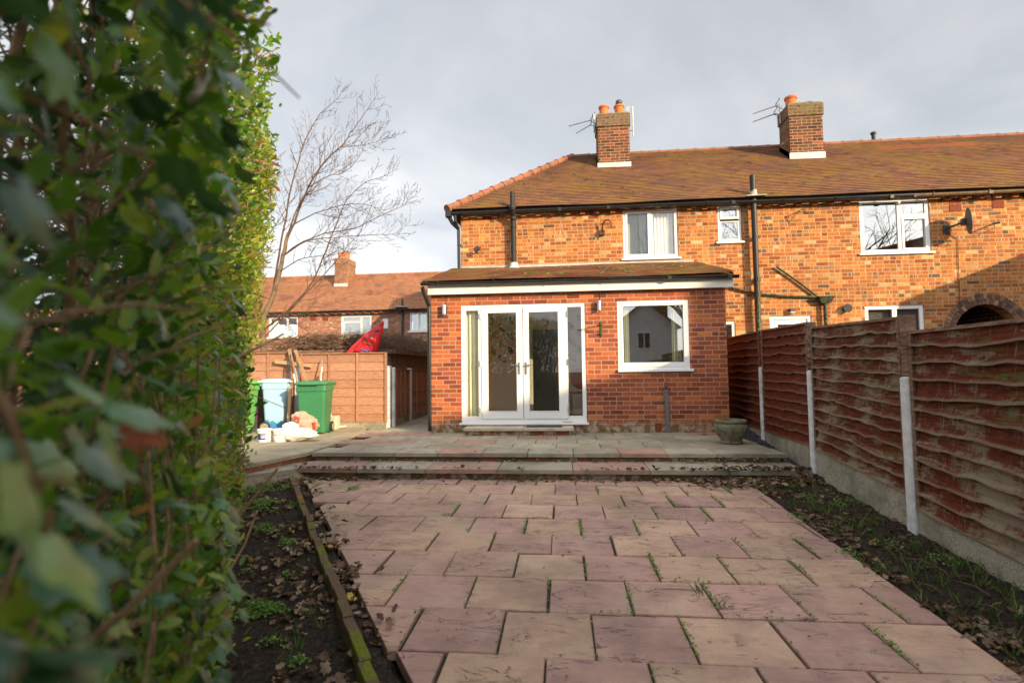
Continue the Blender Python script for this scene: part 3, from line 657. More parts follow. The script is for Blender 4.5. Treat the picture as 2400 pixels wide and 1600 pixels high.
h = hol2[3]; d_ = MB(); frame(d_, h[0], h[1], h[2], h[3], .07, W2+.02, W2+.09); frame(d_, h[0]+.07, h[1]-.07, h[2]+.07, h[3]-.07, .10, W2+.045, W2+.08); dr = obj('back_door', d_, 'upvc', nb, bevel=.004); pane('pane', h[0]+.17, h[1]-.17, h[2]+.17, h[3]-.17, W2+.06, 'glass_up', dr)
# air bricks
def air(px, py, w_, hgt, parent, Y=W2):
    p = onY(px, py, Y); b = MB(); b.box(p[0]-w_/2, p[0]+w_/2, Y-.008, Y+.02, p[2]-hgt/2, p[2]+hgt/2); obj('air_brick', b, 'air', parent)
air(1141, 508, .21, .14, house); air(1653, 491, .21, .07, nb)
for p in ((2238, 469), (2239, 487), (2338, 463), (2339, 480)): air(*p, .215, .135, nb)
# chimneys, children of the roofs
def chimney(parent, xa, xb, ya, yb, z0, zs, zt, pots, flash, mt='brick_chim'):
    b = MB(); b.box(xa, xb, ya, yb, z0-1.1, zs); b.box(xa-.025, xb+.025, ya-.025, yb+.025, zs+.001, zt)
    n = 10; b.prism([(xa+.0, ya+.0), (xb, ya), (xb, yb), (xa, yb)], zt+.001, zt+.05, 1, .03)
    c = obj('chimney', b, [mt, 'urn'], parent, bevel=.006)
    s = MB(); s.box(xa-.02, xb+.02, ya-.03, ya-.001, flash[0], flash[1]); s.add([(xa-.012, ya-.03, flash[0]), (xa-.012, yb, flash[0]+(yb-ya)*.72), (xa-.012, yb, flash[0]+(yb-ya)*.72+.16), (xa-.012, ya-.03, flash[1])], [(0, 1, 2, 3), (3, 2, 1, 0)]); obj('lead_flashing', s, 'leadw', c)
    for (px_, py_, r_, h_, cowl) in pots:
        l = MB(); l.lathe((px_, py_, zt+.03), [(r_*.95, 0), (r_, h_*.8), (r_*1.16, h_*.82), (r_*1.18, h_), (r_*.9, h_)], 20); pt = obj('chimney_pot', l, 'pot', c, smooth=False)
        if cowl: l = MB(); l.lathe((px_, py_, zt+.03+h_), [(r_*.5, 0), (r_*.55, .04), (r_*.72, .05), (r_*.74, .12), (r_*.6, .14)], 16); obj('cowl', l, 'dkmetal', pt)
    return c
rs = lambda y: 4.689+(y-10.9)*.723
ch1 = chimney(rf, .985, 1.765, 13.1, 13.75, 6.3, 7.32, 7.63, [(1.165, 13.28, .115, .25, 0), (1.545, 13.28, .115, .25, 1)], (rs(13.1)-.02, rs(13.1)+.11))
ch2 = chimney(rf2, 5.535, 6.310, 13.05, 13.62, 6.2, 7.30, 7.60, [(5.74, 13.38, .125, .30, 0)], (rs(13.05)-.02, rs(13.05)+.15))
# cement flaunching lump on second stack
b = MB(); b.lathe((6.05, 13.32, 7.62), [(.28, 0), (.24, .05), (.12, .09), (.01, .10)], 12); obj('flaunching', b, 'urn', ch2)
# --- pipes
def pipe(name, parent, pts, r, mat='pipe', n=12, collars=()):
    b = MB(); b.tube(pts, r, n)
    for (c, rr, h_) in collars: b.tube([(c[0], c[1], c[2]-h_/2), (c[0], c[1], c[2]+h_/2)], rr, n)
    return obj(name, b, mat, parent, smooth=False)
py = W2-.115
xs1 = onY(1204, 560, py)[0]; zt_ = onY(1201, 453, 10.82)[2]; zb = onY(1205, 627, py)[2]
pipe('soil_pipe', house, [(xs1, py-.16, zt_+.02), (xs1, py-.16, 4.62), (xs1, py, 4.44), (xs1, py, zb)], .055, collars=[((xs1, py-.16, 4.66), .07, .06), ((xs1, py-.03, 4.47), .07, .07), ((xs1, py, 4.30), .066, .06)])
b = MB(); b.lathe((xs1, py, zb-.02), [(.12, 0), (.09, .04), (.075, .12)], 14); obj('pipe_collar', b, 'leadw', house)
xd = onY(1076, 600, W2-.06)[0]
pipe('downpipe', house, [(xd-.06, 10.92, 4.56), (xd-.05, 10.93, 4.44), (xd-.01, W2-.06, 4.28), (xd, W2-.06, 3.2)], .034, 'black', collars=[((xd, W2-.06, 3.95), .042, .04)])
b = MB(); b.box(-2.40, -2.28, 10.86, 10.99, 4.53, 4.69); b.tube([(-2.34, 10.93, 4.55), (-2.27, 10.97, 4.42), (xd, W2-.06, 4.3)], .045, 8); obj('rainwater_hopper', b, 'black', house)
xs2 = onY(1772, 600, py)[0]; zt2 = onY(1758, 412, py)[2]
pipe('soil_pipe', nb, [(xs2-.02, py-.02, zt2), (xs2, py, .3)], .055, collars=[((xs2, py, onY(1760, 556, py)[2]), .07, .06), ((xs2, py, onY(1770, 655, py)[2]), .07, .08), ((xs2, py, onY(1772, 690, py)[2]), .07, .08), ((xs2, py, 4.62), .06, .14)])
b = MB(); b.box(xs2-.19, xs2+.19, py-.16, py+.1, 4.70, 4.715); b.lathe((xs2-.01, py-.01, 4.715), [(.11, 0), (.07, .05), (.065, .14)], 14); obj('pipe_flashing', b, 'lead', nb)
pyy = W2-.05; a_ = onY(1709, 673, pyy); m_ = onY(1772, 688, pyy); e_ = onY(1915, 696, pyy)
pipe('waste_pipe', nb, [a_, m_, onY(1840, 694, pyy), e_], .022, 'mosspipe')
pipe('waste_pipe', nb, [onY(1820, 625, pyy), onY(1870, 660, pyy), onY(1920, 698, pyy)], .022, 'mosspipe')
hp = onY(1934, 702, W2-.09); b = MB()
b.add([(hp[0]-.14, W2-.17, hp[2]+.05), (hp[0]+.14, W2-.17, hp[2]+.05), (hp[0]+.14, W2-.003, hp[2]+.05), (hp[0]-.14, W2-.003, hp[2]+.05), (hp[0]-.09, W2-.13, hp[2]-.07), (hp[0]+.09, W2-.13, hp[2]-.07), (hp[0]+.09, W2-.003, hp[2]-.07), (hp[0]-.09, W2-.003, hp[2]-.07)], [(0, 1, 5, 4), (1, 2, 6, 5), (2, 3, 7, 6), (3, 0, 4, 7), (4, 5, 6, 7), (0, 3, 2, 1)]); b.box(hp[0]-.155, hp[0]+.155, W2-.18, W2-.002, hp[2]+.05, hp[2]+.065)
obj('rainwater_hopper', b, 'mosspipe', nb)
pipe('downpipe', nb, [(hp[0], W2-.08, hp[2]-.05), (hp[0], W2-.08, .3)], .036, 'pipe', collars=[((hp[0], W2-.08, hp[2]-.32), .044, .03)])
vt = onY(1982, 723, W2); b = MB(); b.tube([(vt[0], W2, vt[2]), (vt[0], W2-.07, vt[2])], .07, 14); b.tube([(vt[0], W2-.07, vt[2]), (vt[0], W2-.09, vt[2])], .085, 14); obj('extractor_vent', b, 'black', nb)
p = onY(1411, 543, W2-.05); b = MB(); b.box(p[0]-.055, p[0]+.055, W2-.09, W2, p[2]-.07, p[2]+.03)
q1 = onY(1411, 530, W2-.09); b.tube([(q1[0], W2-.07, p[2]+.02), (q1[0]+.01, W2-.10, q1[2]+.04), (q1[0]+.06, W2-.15, q1[2]+.10), (q1[0]+.13, W2-.2, q1[2]+.10), (q1[0]+.17, W2-.23, q1[2]+.03), (q1[0]+.175, W2-.24, q1[2]-.07)], .016, 8); obj('overflow_pipe', b, 'rust', house)
p = onY(1118, 585, W2-.12); t_ = thing('floodlight', tuple(p), 'small black floodlight on a bracket, high on the wall above the extension', 'light')
b = MB(); b.obox((p[0], W2-.16, p[2]), (.05, -.02, .025), (0.01, .03, 0), (-.015, 0, .035)); obj('lamp_head', b, 'dkmetal', t_); b = MB(); b.tube([(p[0]-.01, W2, p[2]-.04), (p[0], W2-.14, p[2]-.02)], .012, 6); b.tube([(p[0]+.03, W2-.17, p[2]+.03), (p[0]+.1, W2-.2, p[2]+.02)], .01, 6); b.tube([(p[0]+.02, W2-.17, p[2]-.02), (p[0]+.1, W2-.2, p[2]-.04)], .008, 6); obj('bracket', b, 'dkmetal', t_)
p = onY(1853, 729, W2); b = MB(); b.box(p[0]-.05, p[0]+.05, W2-.1, W2, p[2]-.015, p[2]+.045); b.box(p[0]-.045, p[0]+.045, W2-.105, W2-.005, p[2]-.055, p[2]-.016, 1)
tag(obj('bulkhead_light', b, ['dkmetal', 'tub'], bevel=.012), 'little dark hooded lamp with cream lens above the neighbour\'s white door', 'light')
p = onY(1868, 500, W2); b = MB(); b.tube([(p[0], W2, p[2]+.02), (p[0]+.01, W2-.22, p[2]+.02), (p[0]+.10, W2-.24, p[2]-.09)], .009, 6); b.tube([(p[0], W2, p[2]+.02), (p[0]+.06, W2-.1, p[2]+.0), (p[0]+.10, W2-.24, p[2]-.09)], .006, 6)
tag(obj('wall_bracket', b, 'rust'), 'thin rusty bent bracket sticking out of the upper brick wall', 'bracket')
# satellite dish
P = onY(2265, 518, 10.78); t_ = thing('satellite_dish', (P[0]-.1, W2, P[2]), 'dark grey satellite dish seen side on beside the upstairs window', 'satellite dish')
b = MB(); ax = np.array([.93, -.36, .05]); ax /= np.linalg.norm(ax); s1 = np.cross(ax, (0, 0, 1)); s1 /= np.linalg.norm(s1); s2 = np.cross(s1, ax); rows = [(0, .0), (.09, .008), (.18, .026), (.235, .048), (.245, .044)]
vs = []
for sgn, th_ in ((1, 0.), (-1, -.012)):
    for r_, h_ in rows: vs += [P+ax*(h_+th_)+s1*r_*math.cos(2*PI*k/24)*.82+s2*r_*math.sin(2*PI*k/24)*1.02 for k in range(24)]
fs = [(o+i*24+k, o+i*24+(k+1) % 24, o+(i+1)*24+(k+1) % 24, o+(i+1)*24+k) for o in (0, 120) for i in range(4) for k in range(24)]+[(96+k, 96+(k+1) % 24, 216+(k+1) % 24, 216+k) for k in range(24)]
b.add(vs, fs); obj('reflector', b, 'dishmat', t_, smooth=True)
b = MB(); wallp = np.array([P[0]-.16, W2, P[2]-.06]); b.box(wallp[0]-.05, wallp[0]+.05, W2-.02, W2, wallp[2]-.09, wallp[2]+.07); b.tube([wallp, wallp+[0, -.26, 0], P-ax*.03], .02, 8); b.box(P[0]-.08, P[0]-.02, P[1]-.03, P[1]+.04, P[2]-.08, P[2]+.05); obj('mount', b, 'dkmetal', t_)
b = MB(); l0 = P-s2*.25+ax*.02; l1 = P+ax*.40-s2*.12; b.tube([l0, l1], .012, 6); b.tube([l1-ax*.02, l1+ax*.08], .022, 8); b.tube([l1, l1+np.array([0, 0, -.09]), l0+np.array([.12, 0, -.05]), l0], .005, 5); obj('feed_arm', b, 'dkmetal', t_)
b = MB(); c0 = wallp+np.array([.02, -.012, -.09]); pts = [c0]+[onY(x, y, W2-.015) for x, y in ((2244, 560), (2246, 620), (2248, 660), (2250, 735))]; b.tube(pts, .006, 5); obj('cable', b, 'black', t_)
# TV aerials fixed to the chimneys
def aerial(name, base, boxes, label, mast, grid=None):
    t = thing(name, tuple(base), label, 'aerial'); b = MB()
    for q in mast: b.tube(q, .014, 6)
    obj('mast', b, 'alu', t)
    for (a, c, n) in boxes:
        b = MB(); a = np.array(a); c = np.array(c); b.tube([a, c], .010, 5); d = (c-a); L = np.linalg.norm(d); d /= L; sd = np.cross(d, (0, 0, 1)); sd /= np.linalg.norm(sd); up = np.cross(sd, d)
        for i in range(n):
            q = a+d*(L*(i+.5)/n); ln = .10*(1-.3*i/n); b.tube([q-sd*ln*.8-up*ln*.4, q+sd*ln*.8+up*ln*.4], .005, 4)
        for s in (-1, 1): b.tube([a+d*.03, a-d*.14+up*.17*s], .008, 5); b.tube([a-d*.06+up*.09*s-sd*.14, a-d*.06+up*.09*s+sd*.14], .006, 4)
        obj('antenna', b, 'dkmetal', t)
    if grid is not None:
        b = MB(); g0 = np.array(grid)
        for i in range(5): b.tube([g0+np.array([-.09, 0, -.06+i*.035]), g0+np.array([.05, .04, -.06+i*.035])], .006, 4)
        for i in (-.09, .05): b.tube([g0+np.array([i, .02, -.07]), g0+np.array([i, .02, .09])], .007, 4)
        obj('grid_reflector', b, 'upvc', t)
Ya = 13.35; o1 = onY(1389, 275, Ya)
aerial('tv_aerial', (.96, Ya, 7.3), [(onY(1385, 282, Ya), onY(1333, 296, Ya), 11), (onY(1386, 292, Ya), onY(1350, 313, Ya), 9)], 'twin dark comb aerial on the left side of the left chimney', [[(o1[0]+.03, Ya, 7.28), (o1[0]+.03, Ya, 7.78)], [(.96, Ya, 7.42), (o1[0]+.03, Ya, 7.42)], [(.96, Ya, 7.32), (o1[0]+.03, Ya, 7.36)]])
g1 = onY(1474, 257, Ya); aerial('tv_aerial', (1.79, Ya, 7.2), [], 'white grid aerial on a pole at the right side of the left chimney', [[(g1[0]+.09, Ya, 7.15), (g1[0]+.09, Ya, g1[2]+.08)], [(1.79, Ya, 7.3), (g1[0]+.09, Ya, 7.3)]], g1+np.array([.03, .02, 0]))
Yb = 13.4; o2 = onY(1830, 245, Yb)
aerial('tv_aerial', (5.5, Yb, 7.4), [(onY(1820, 248, Yb), onY(1765, 267, Yb), 12), (onY(1816, 267, Yb), onY(1765, 286, Yb), 12)], 'pair of comb aerials on the left side of the right chimney', [[(o2[0]-.03, Yb, 7.3), (o2[0]-.03, Yb, o2[2]+.03)], [(5.52, Yb, 7.42), (o2[0]-.03, Yb, 7.42)], [(o2[0]-.03, Yb, o2[2]), onY(1820, 248, Yb)], [(o2[0]-.03, Yb, o2[2]-.25), onY(1816, 267, Yb)], [(5.56, Yb, 7.3), (5.56, Yb, 6.85), (5.5, Yb, 6.75)]])
# ================================================================ THE EXTENSION (part of the end house)
XY = lambda px, py=850, Y=W: float(onY(px, py, Y)[0]); ZY = lambda py, px=1250, Y=W: float(onY(px, py, Y)[2])
DX0, DX1, DZ0, DZ1 = -1.722, .402, .395, 2.402
kw = (.935, 2.102, 1.255, 2.412)
mb = MB(); walls(mb, -2.245, 2.70, hz0, 2.74, W, .25, [(DX0, DX1, .36, DZ1), kw])
mb.box(-2.245, -1.995, W+.2501, W2-.001, hz0, 2.74); mb.box(2.45, 2.70, W+.2501, W2-.001, hz0, 2.74)
for xx in (-2.245, 2.45): mb.add([(xx, W+.25, 2.74), (xx, W2, 2.74), (xx, W2, 3.40), (xx+.25, W+.25, 2.74), (xx+.25, W2, 2.74), (xx+.25, W2, 3.40)], [(0, 1, 2), (3, 5, 4), (0, 2, 5, 3)])
obj('extension_wall', mb, 'brick_new', house)
mb = MB(); courses(mb, (-2.34, 8.76, 2.80), (2.77, 8.76, 2.80), (2.80, W2-.002, 3.444), (-2.29, W2-.002, 3.444), 23, .024)
mb.add([(-2.32, 8.76, 2.77), (2.75, 8.76, 2.77), (2.78, W2-.003, 3.41), (-2.28, W2-.003, 3.41)], [(0, 1, 2, 3)])
for xx, yy in ((-2.335, -2.285), (2.765, 2.795)): mb.add([(xx, 8.745, 2.765), (xx, 8.745, 2.80), (yy, W2-.003, 3.44), (yy, W2-.003, 3.405)], [(0, 1, 2, 3)])
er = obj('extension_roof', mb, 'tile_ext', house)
b = MB()
for _ in range(330):                              # moss cushions on the lower roof
    u, t = random.uniform(.15, .98), random.uniform(.1, .95)
    if noise.noise(Vector((u*7, t*2, 4.))) < .05: continue
    x = -2.3+5.06*u; y = 8.76+2.3*t; r = random.uniform(.01, .032); b.lathe((x, y, 2.81+(y-8.74)*.2717), [(r, 0), (r*.8, r*.45), (r*.2, r*.65)], 6)
tag(obj('moss', b, 'weed', er), kind='stuff')
mb = MB(); mb.box(-2.275, 2.80, 8.88, 8.90, 2.585, 2.76); mb.box(-2.275, 2.80, 8.901, 8.997, 2.590, 2.60); mb.box(-2.275, -2.256, 8.901, W2-.01, 2.601, 2.76); obj('fascia', mb, 'fascia', house, bevel=.003)
gutter('gutter', -2.37, 2.86, 8.80, 2.782, 2.768, 'black', house, .05, .95)
pipe('downpipe', house, [(-2.34, 8.78, 2.70), (-2.33, 8.86, 2.60), (-2.285, 9.02, 2.40), (-2.285, 9.04, .25)], .034, 'black')
mb = MB(); mb.box(-2.11, 2.72, W2-.018, W2-.001, 3.435, 3.50); obj('lead_flashing', mb, 'lead', house)
# french doors with side lights
X_ = lambda p: XY(p)
du = MB(); yF, yB = W+.012, W+.085
gl, gr = (X_(1092), X_(1121)), (X_(1331.5), X_(1364)); l0, l1, r0, r1 = X_(1129), X_(1225.4), X_(1227), X_(1330)
du.box(DX0, gl[0], yF, yB, DZ0, DZ1); du.box(gr[1], DX1, yF, yB, DZ0, DZ1)
du.box(gl[0], gr[1], yF, yB, 2.352, DZ1); du.box(gl[0], gr[1], yF, yB, DZ0, .455)
for g_, in ((gl,), (gr,)): du.box(g_[0], g_[1], yF+.001, yB, 2.31 if g_ is gl else 2.335, 2.352); du.box(g_[0], g_[1], yF+.001, yB, .455, .50)
du.box(gl[1], l0-.004, yF, yB, .455, 2.352); du.box(r1+.003, gr[0], yF, yB, .455, 2.352)
ft = obj('french_doors', du, 'upvc', house, bevel=.004)
sb = MB(); sb.box(DX0-.03, DX1+.03, W-.05, W+.09, .358, .394); obj('sill', sb, 'upvc', ft, bevel=.006)
for g_, z1_ in ((gl, 2.31), (gr, 2.335)): pane('pane', g_[0], g_[1], .50, z1_, W+.04, 'glass', ft)
zt1, zb1 = ZY(731, 1270), ZY(963, 1270)
for a, c, g0, g1, hx, sgn in ((l0, l1, X_(1143.5), X_(1210.7), X_(1216.5), -1), (r0, r1, X_(1240), X_(1309), X_(1232.6), 1)):
    b = MB(); y0 = W-.006
    b.box(a, g0, y0, yB-.01, .458, 2.348); b.box(g1, c, y0, yB-.01, .458, 2.348); b.box(g0, g1, y0, yB-.01, zt1, 2.348); b.box(g0, g1, y0, yB-.01, .458, zb1)
    b.box(g0-.012, g0, y0-.005, y0, zb1, zt1); b.box(g1, g1+.012, y0-.005, y0, zb1, zt1); b.box(g0-.012, g1+.012, y0-.005, y0, zt1, zt1+.012); b.box(g0-.012, g1+.012, y0-.005, y0, zb1-.012, zb1)
    dl = obj('door', b, 'upvc', ft, bevel=.004); pane('pane', g0, g1, zb1, zt1, W+.03, 'glass', dl)
    hz = ZY(856, 1220); b = MB(); b.box(hx-.014, hx+.014, y0-.016, y0-.001, hz-.15, hz+.055); b.box(hx-.010, hx+.010, y0-.045, y0-.0161, hz-.008, hz+.012); xe = hx+sgn*.115; b.box(min(hx-sgn*.01, xe), max(hx-sgn*.01, xe), y0-.06, y0-.0451, hz-.006, hz+.012); b.tube([(hx, y0-.022, hz-.10), (hx, y0-.017, hz-.10)], .009, 8)
    obj('handle', b, 'steel', dl, bevel=.002)
    hxx = (l0-.012) if sgn < 0 else (r1+.006)
    for pz in (740, 851, 960): z = ZY(pz, 1130); b = MB(); b.box(hxx-.012, hxx+.012, y0-.018, y0+.002, z-.05, z+.05); obj('hinge', b, 'upvc' if sgn < 0 else 'steel', dl, bevel=.002)
# kitchen window
k = MB(); frame(k, *kw, .055, W+.006, W+.08); kwo = obj('window', k, 'upvc', house, bevel=.004)
k = MB(); frame(k, kw[0]+.05, kw[1]-.05, kw[2]+.05, kw[3]-.045, .042, W-.004, W+.07, wb=.075); obj('sash', k, 'upvc', kwo, bevel=.004)
k = MB(); k.box(kw[0]-.01, kw[1]+.045, W-.055, W+.005, kw[2]-.03, kw[2]+.012); k.box(1.50, 1.535, W-.012, W-.0045, 1.345, 1.352); obj('sill', k, 'upvc', kwo, bevel=.006)
pane('pane', kw[0]+.09, kw[1]-.09, kw[2]+.12, kw[3]-.085, W+.035, 'glass_k', kwo)
k = MB(); curtain(k, kw[0]+.10, kw[0]+.20, kw[2]+.1, kw[3]-.07, W+.11, 3, .012); obj('curtain', k, 'curtain', kwo)
k = MB(); curtain(k, kw[1]-.26, kw[1]-.10, kw[2]+.1, kw[3]-.07, W+.11, 4, .012); obj('curtain', k, 'curtain', kwo)
k = MB(); curtain(k, gl[0]-.02, gl[1]+.03, .42, 2.36, W+.15, 3, .016); obj('curtain', k, 'curtain', ft)
# the room behind
rm = MB(); yb = 10.92
rm.box(-1.99, 2.44, W+.2505, W2-.002, .30, .385); obj('room_floor', rm, 'carpet', house)
rm = MB(); rm.box(-1.99, 2.44, W+.2505, W2-.002, 2.50, 2.55); obj('room_ceiling', rm, 'cream', house)
rm = MB(); walls(rm, -1.99, 1.0, .386, 2.499, yb, .1, [(-.60, .10, .386, 2.12)]); lf = rm                                           # the printed leaves are part of the paper
rm = MB(); rm.box(1.0, 2.44, yb-.05, yb+.1, .386, 2.499); obj('inner_wall', rm, 'cream', house)
rm = MB(); walls(rm, -2.1, 3.1, .1, 4.5, 12.9, .1, []); obj('inner_wall', rm, 'cream', house)
rm = MB(); rm.box(-.70, -.62, yb-.02, yb-.001, .39, 2.13); obj('door_trim', rm, 'cream', house)
for xa, xb in ((-1.985, -.71), (.11, .99)): rm = MB(); rm.box(xa, xb, yb-.03, yb-.001, 1.36, 1.42); obj('dado_rail', rm, 'cream', house)
for i in range(9):
    for j in range(7):
        x = -1.95+i*.36+(.18 if j % 2 else 0); z = 1.52+j*.16; 
        if z > 2.44 or (-.62 < x < .12 and z < 2.2): continue
        ang = random.choice([.35, .5, -.4, .2]); L = .17; mi = 1 if (i+j) % 2 else 2; nn = 9; top = []; bot = []
        for q in range(nn+1):
            u = q/nn-.5; wd = .058*math.sin(PI*min(1, q/nn))**.7*(1 if q < 6 else .8); cx, cz = x+math.sin(ang)*u*L*2, z-math.cos(ang)*u*L*2*.6
            top.append((cx-math.cos(ang)*wd, yb-.003, cz-math.sin(ang)*wd)); bot.append((cx+math.cos(ang)*wd, yb-.003, cz+math.sin(ang)*wd))
        lf.add(top+bot[::-1], [tuple(range(2*nn+2))], mi)
        for s in range(5): a = ang+PI/2+s*.3-.6; lf.add([(x+.05, yb-.002, z-.08), (x+.05+math.cos(a)*.09, yb-.002, z-.08+math.sin(a)*.09), (x+.05+math.cos(a+.12)*.085, yb-.002, z-.08+math.sin(a+.12)*.085)], [(0, 1, 2)], 2)

obj('wallpaper_wall', lf, ['wallpaper', 'leafprint', 'leafprint2'], house)
# red wooden chair inside, seen through the right side light
cx, cy = .33, 9.95; t_ = thing('dining_chair', (cx, cy, .386), 'red wooden chair inside, seen through the narrow pane right of the glazed doors', 'chair')
b = MB(); b.box(cx-.2, cx+.2, cy-.2, cy+.2, .83, .87); obj('seat', b, 'redwood', t_, bevel=.01)
b = MB(); b.xz([(cx-.17+.34*i/10, 1.02-.10*math.sin(PI*i/10)) for i in range(11)]+[(cx+.17-.34*i/10, 1.27+.03*math.sin(PI*i/10)) for i in range(11)], cy-.21, cy-.18); b.box(cx+.02, cx+.06, cy-.20, cy-.17, .87, 1.05); obj('backrest', b, 'redwood', t_, bevel=.005)
for sx in (-1, 1):
    for sy in (-1, 1): b = MB(); b.box(cx+sx*.17-.02, cx+sx*.17+.02, cy+sy*.17-.02, cy+sy*.17+.02, .387, .829); obj('leg', b, 'redwood', t_)
# wall lights, bracket, tap, step, planter
def wlight(px, py0, py1, label):
    a = onY(px, py0, W-.07); c = onY(px, py1, W-.07); t = thing('wall_light', (a[0], W, c[2]), label, 'light', 'wall lights beside the glazed doors')
    b = MB(); b.lathe((a[0], W-.075, c[2]), [(.030, 0), (.034, .01), (.034, a[2]-c[2]-.01), (.030, a[2]-c[2])], 20); obj('lamp_tube', b, 'steel', t, smooth=False)
    b = MB(); b.box(a[0]-.025, a[0]+.03, W-.045, W, (a[2]+c[2])/2-.05, (a[2]+c[2])/2+.03); b.tube([(a[0]+.02, W-.008, 2.585), (a[0]+.02, W-.008, c[2]), (a[0]-.02, W-.012, c[2]-.05)], .004, 5); obj('bracket', b, 'dkmetal', t)
wlight(1041, 714, 737, 'steel tube wall light left of the glazed doors'); wlight(1404, 704, 728, 'steel tube wall light between the glazed doors and the kitchen window')
p = onY(1409, 768, W); t_ = thing('hanging_bracket', (p[0], W, p[2]-.1), 'green metal bracket with a clothes line, left of the kitchen window', 'bracket')
b = MB(); b.box(p[0]-.012, p[0]+.012, W-.02, W, p[2]-.16, p[2]+.10); b.box(p[0]-.02, p[0]+.02, W-.05, W-.0201, p[2]-.11, p[2]-.08); b.box(p[0]-.02, p[0]+.02, W-.05, W-.0201, p[2]+.04, p[2]+.07); obj('plate', b, 'greenpaint', t_)
b = MB(); b.tube([(p[0], W-.05, p[2]+.055), (p[0]-.26, W-.03, p[2]-.01), (p[0]-.40, W-.02, p[2]-.03)], .004, 5); b.tube([(p[0], W-.05, p[2]-.095), (p[0]-.26, W-.03, p[2]-.03), (p[0]-.40, W-.02, p[2]-.03)], .004, 5); obj('cord', b, 'rust', t_)
p0 = onY(1567, 1014, W-.06); p1 = onY(1562, 912, W-.06); t_ = thing('outside_tap', (p0[0], W, ZT), 'outside tap on a pipe wrapped in grey lagging under the kitchen window', 'tap')
b = MB(); b.tube([(p0[0], W-.045, ZT), (p1[0]-.005, W-.045, p1[2])], [.032, .036], 10); obj('lagged_pipe', b, 'lagging', t_)
b = MB(); x = p1[0]-.005; b.tube([(x, W-.04, p1[2]), (x, W-.04, p1[2]+.05), (x, W-.10, p1[2]+.055), (x, W-.13, p1[2]+.02)], .012, 8); b.tube([(x, W-.09, p1[2]+.05), (x, W-.09, p1[2]+.10)], .008, 6); b.tube([(x-.035, W-.09, p1[2]+.105), (x+.035, W-.09, p1[2]+.105)], .008, 6); obj('tap', b, 'rust', t_)
for px_, py_, ww in ((1188, 995, .16), (1330, 993, .16), (1543, 1001, .11)): air(px_, py_, ww, .06 if ww > .12 else .13, house, W)
sx0, sx1 = -1.62, .17; t_ = thing('door_step', ((sx0+sx1)/2, 8.8, ZT), 'low pale concrete step on red bricks in front of the glazed doors', 'step')
b = MB(); b.prism([(sx0, 8.60), (-.65, 8.60), (-.65, 8.955), (sx0, 8.955)], .30, .345, 0, .004); b.prism([(-.644, 8.60), (sx1, 8.60), (sx1, 8.955), (-.644, 8.955)], .30, .345, 0, .004); obj('tread', b, 'conc_pale', t_)
b = MB(); b.box(sx0+.03, sx1-.03, 8.64, 8.955, ZT, .299); obj('brick_base', b, 'brick_new', t_)
for ax_ in (-.53, -.12): b = MB(); b.box(ax_, ax_+.22, 8.632, 8.645, .232, .295); obj('air_brick', b, 'air', t_)
b = MB(); b.box(-.60, -.02, 8.70, 8.93, .346, .354); tag(obj('door_mat', b, 'rubber'), 'flat dark rubber mat on the pale doorstep', 'mat')
u_ = (2.325, 7.70); t_ = thing('stone_planter', (u_[0], u_[1], ZT), 'round mossy stone planter with swag relief at the right end of the terrace', 'planter')
b = MB(); n = 64; prof = [(.135, 0), (.15, .005), (.152, .022), (.135, .032), (.138, .045), (.185, .10), (.212, .17), (.214, .215), (.20, .245), (.19, .255), (.205, .262), (.212, .275), (.212, .292), (.20, .30), (.178, .298), (.172, .24), (.15, .2), (.01, .19)]
vs = []
for r_, z_ in prof:
    for q in range(n):
        th = 2*PI*q/n; rr = r_
        if .08 < z_ < .25 and r_ > .16: rr += .012*math.exp(-((z_-.17-.045*abs(math.sin(th*3)))/.03)**2)+.004*noise.noise(Vector((th*4, z_*30, 0)))
        vs.append((u_[0]+rr*math.cos(th), u_[1]+rr*math.sin(th), ZT+.005+z_*1.08))
b.add(vs, [(i*n+k_, i*n+(k_+1) % n, (i+1)*n+(k_+1) % n, (i+1)*n+k_) for i in range(len(prof)-1) for k_ in range(n)]+[tuple(range(n))[::-1]]); obj('bowl', b, 'urn', t_, smooth=True)
b = MB(); b.lathe((*u_, ZT+.005+.2), [(.165, 0), (.15, .01), (.01, .015)], 24); obj('compost', b, 'soil', t_)
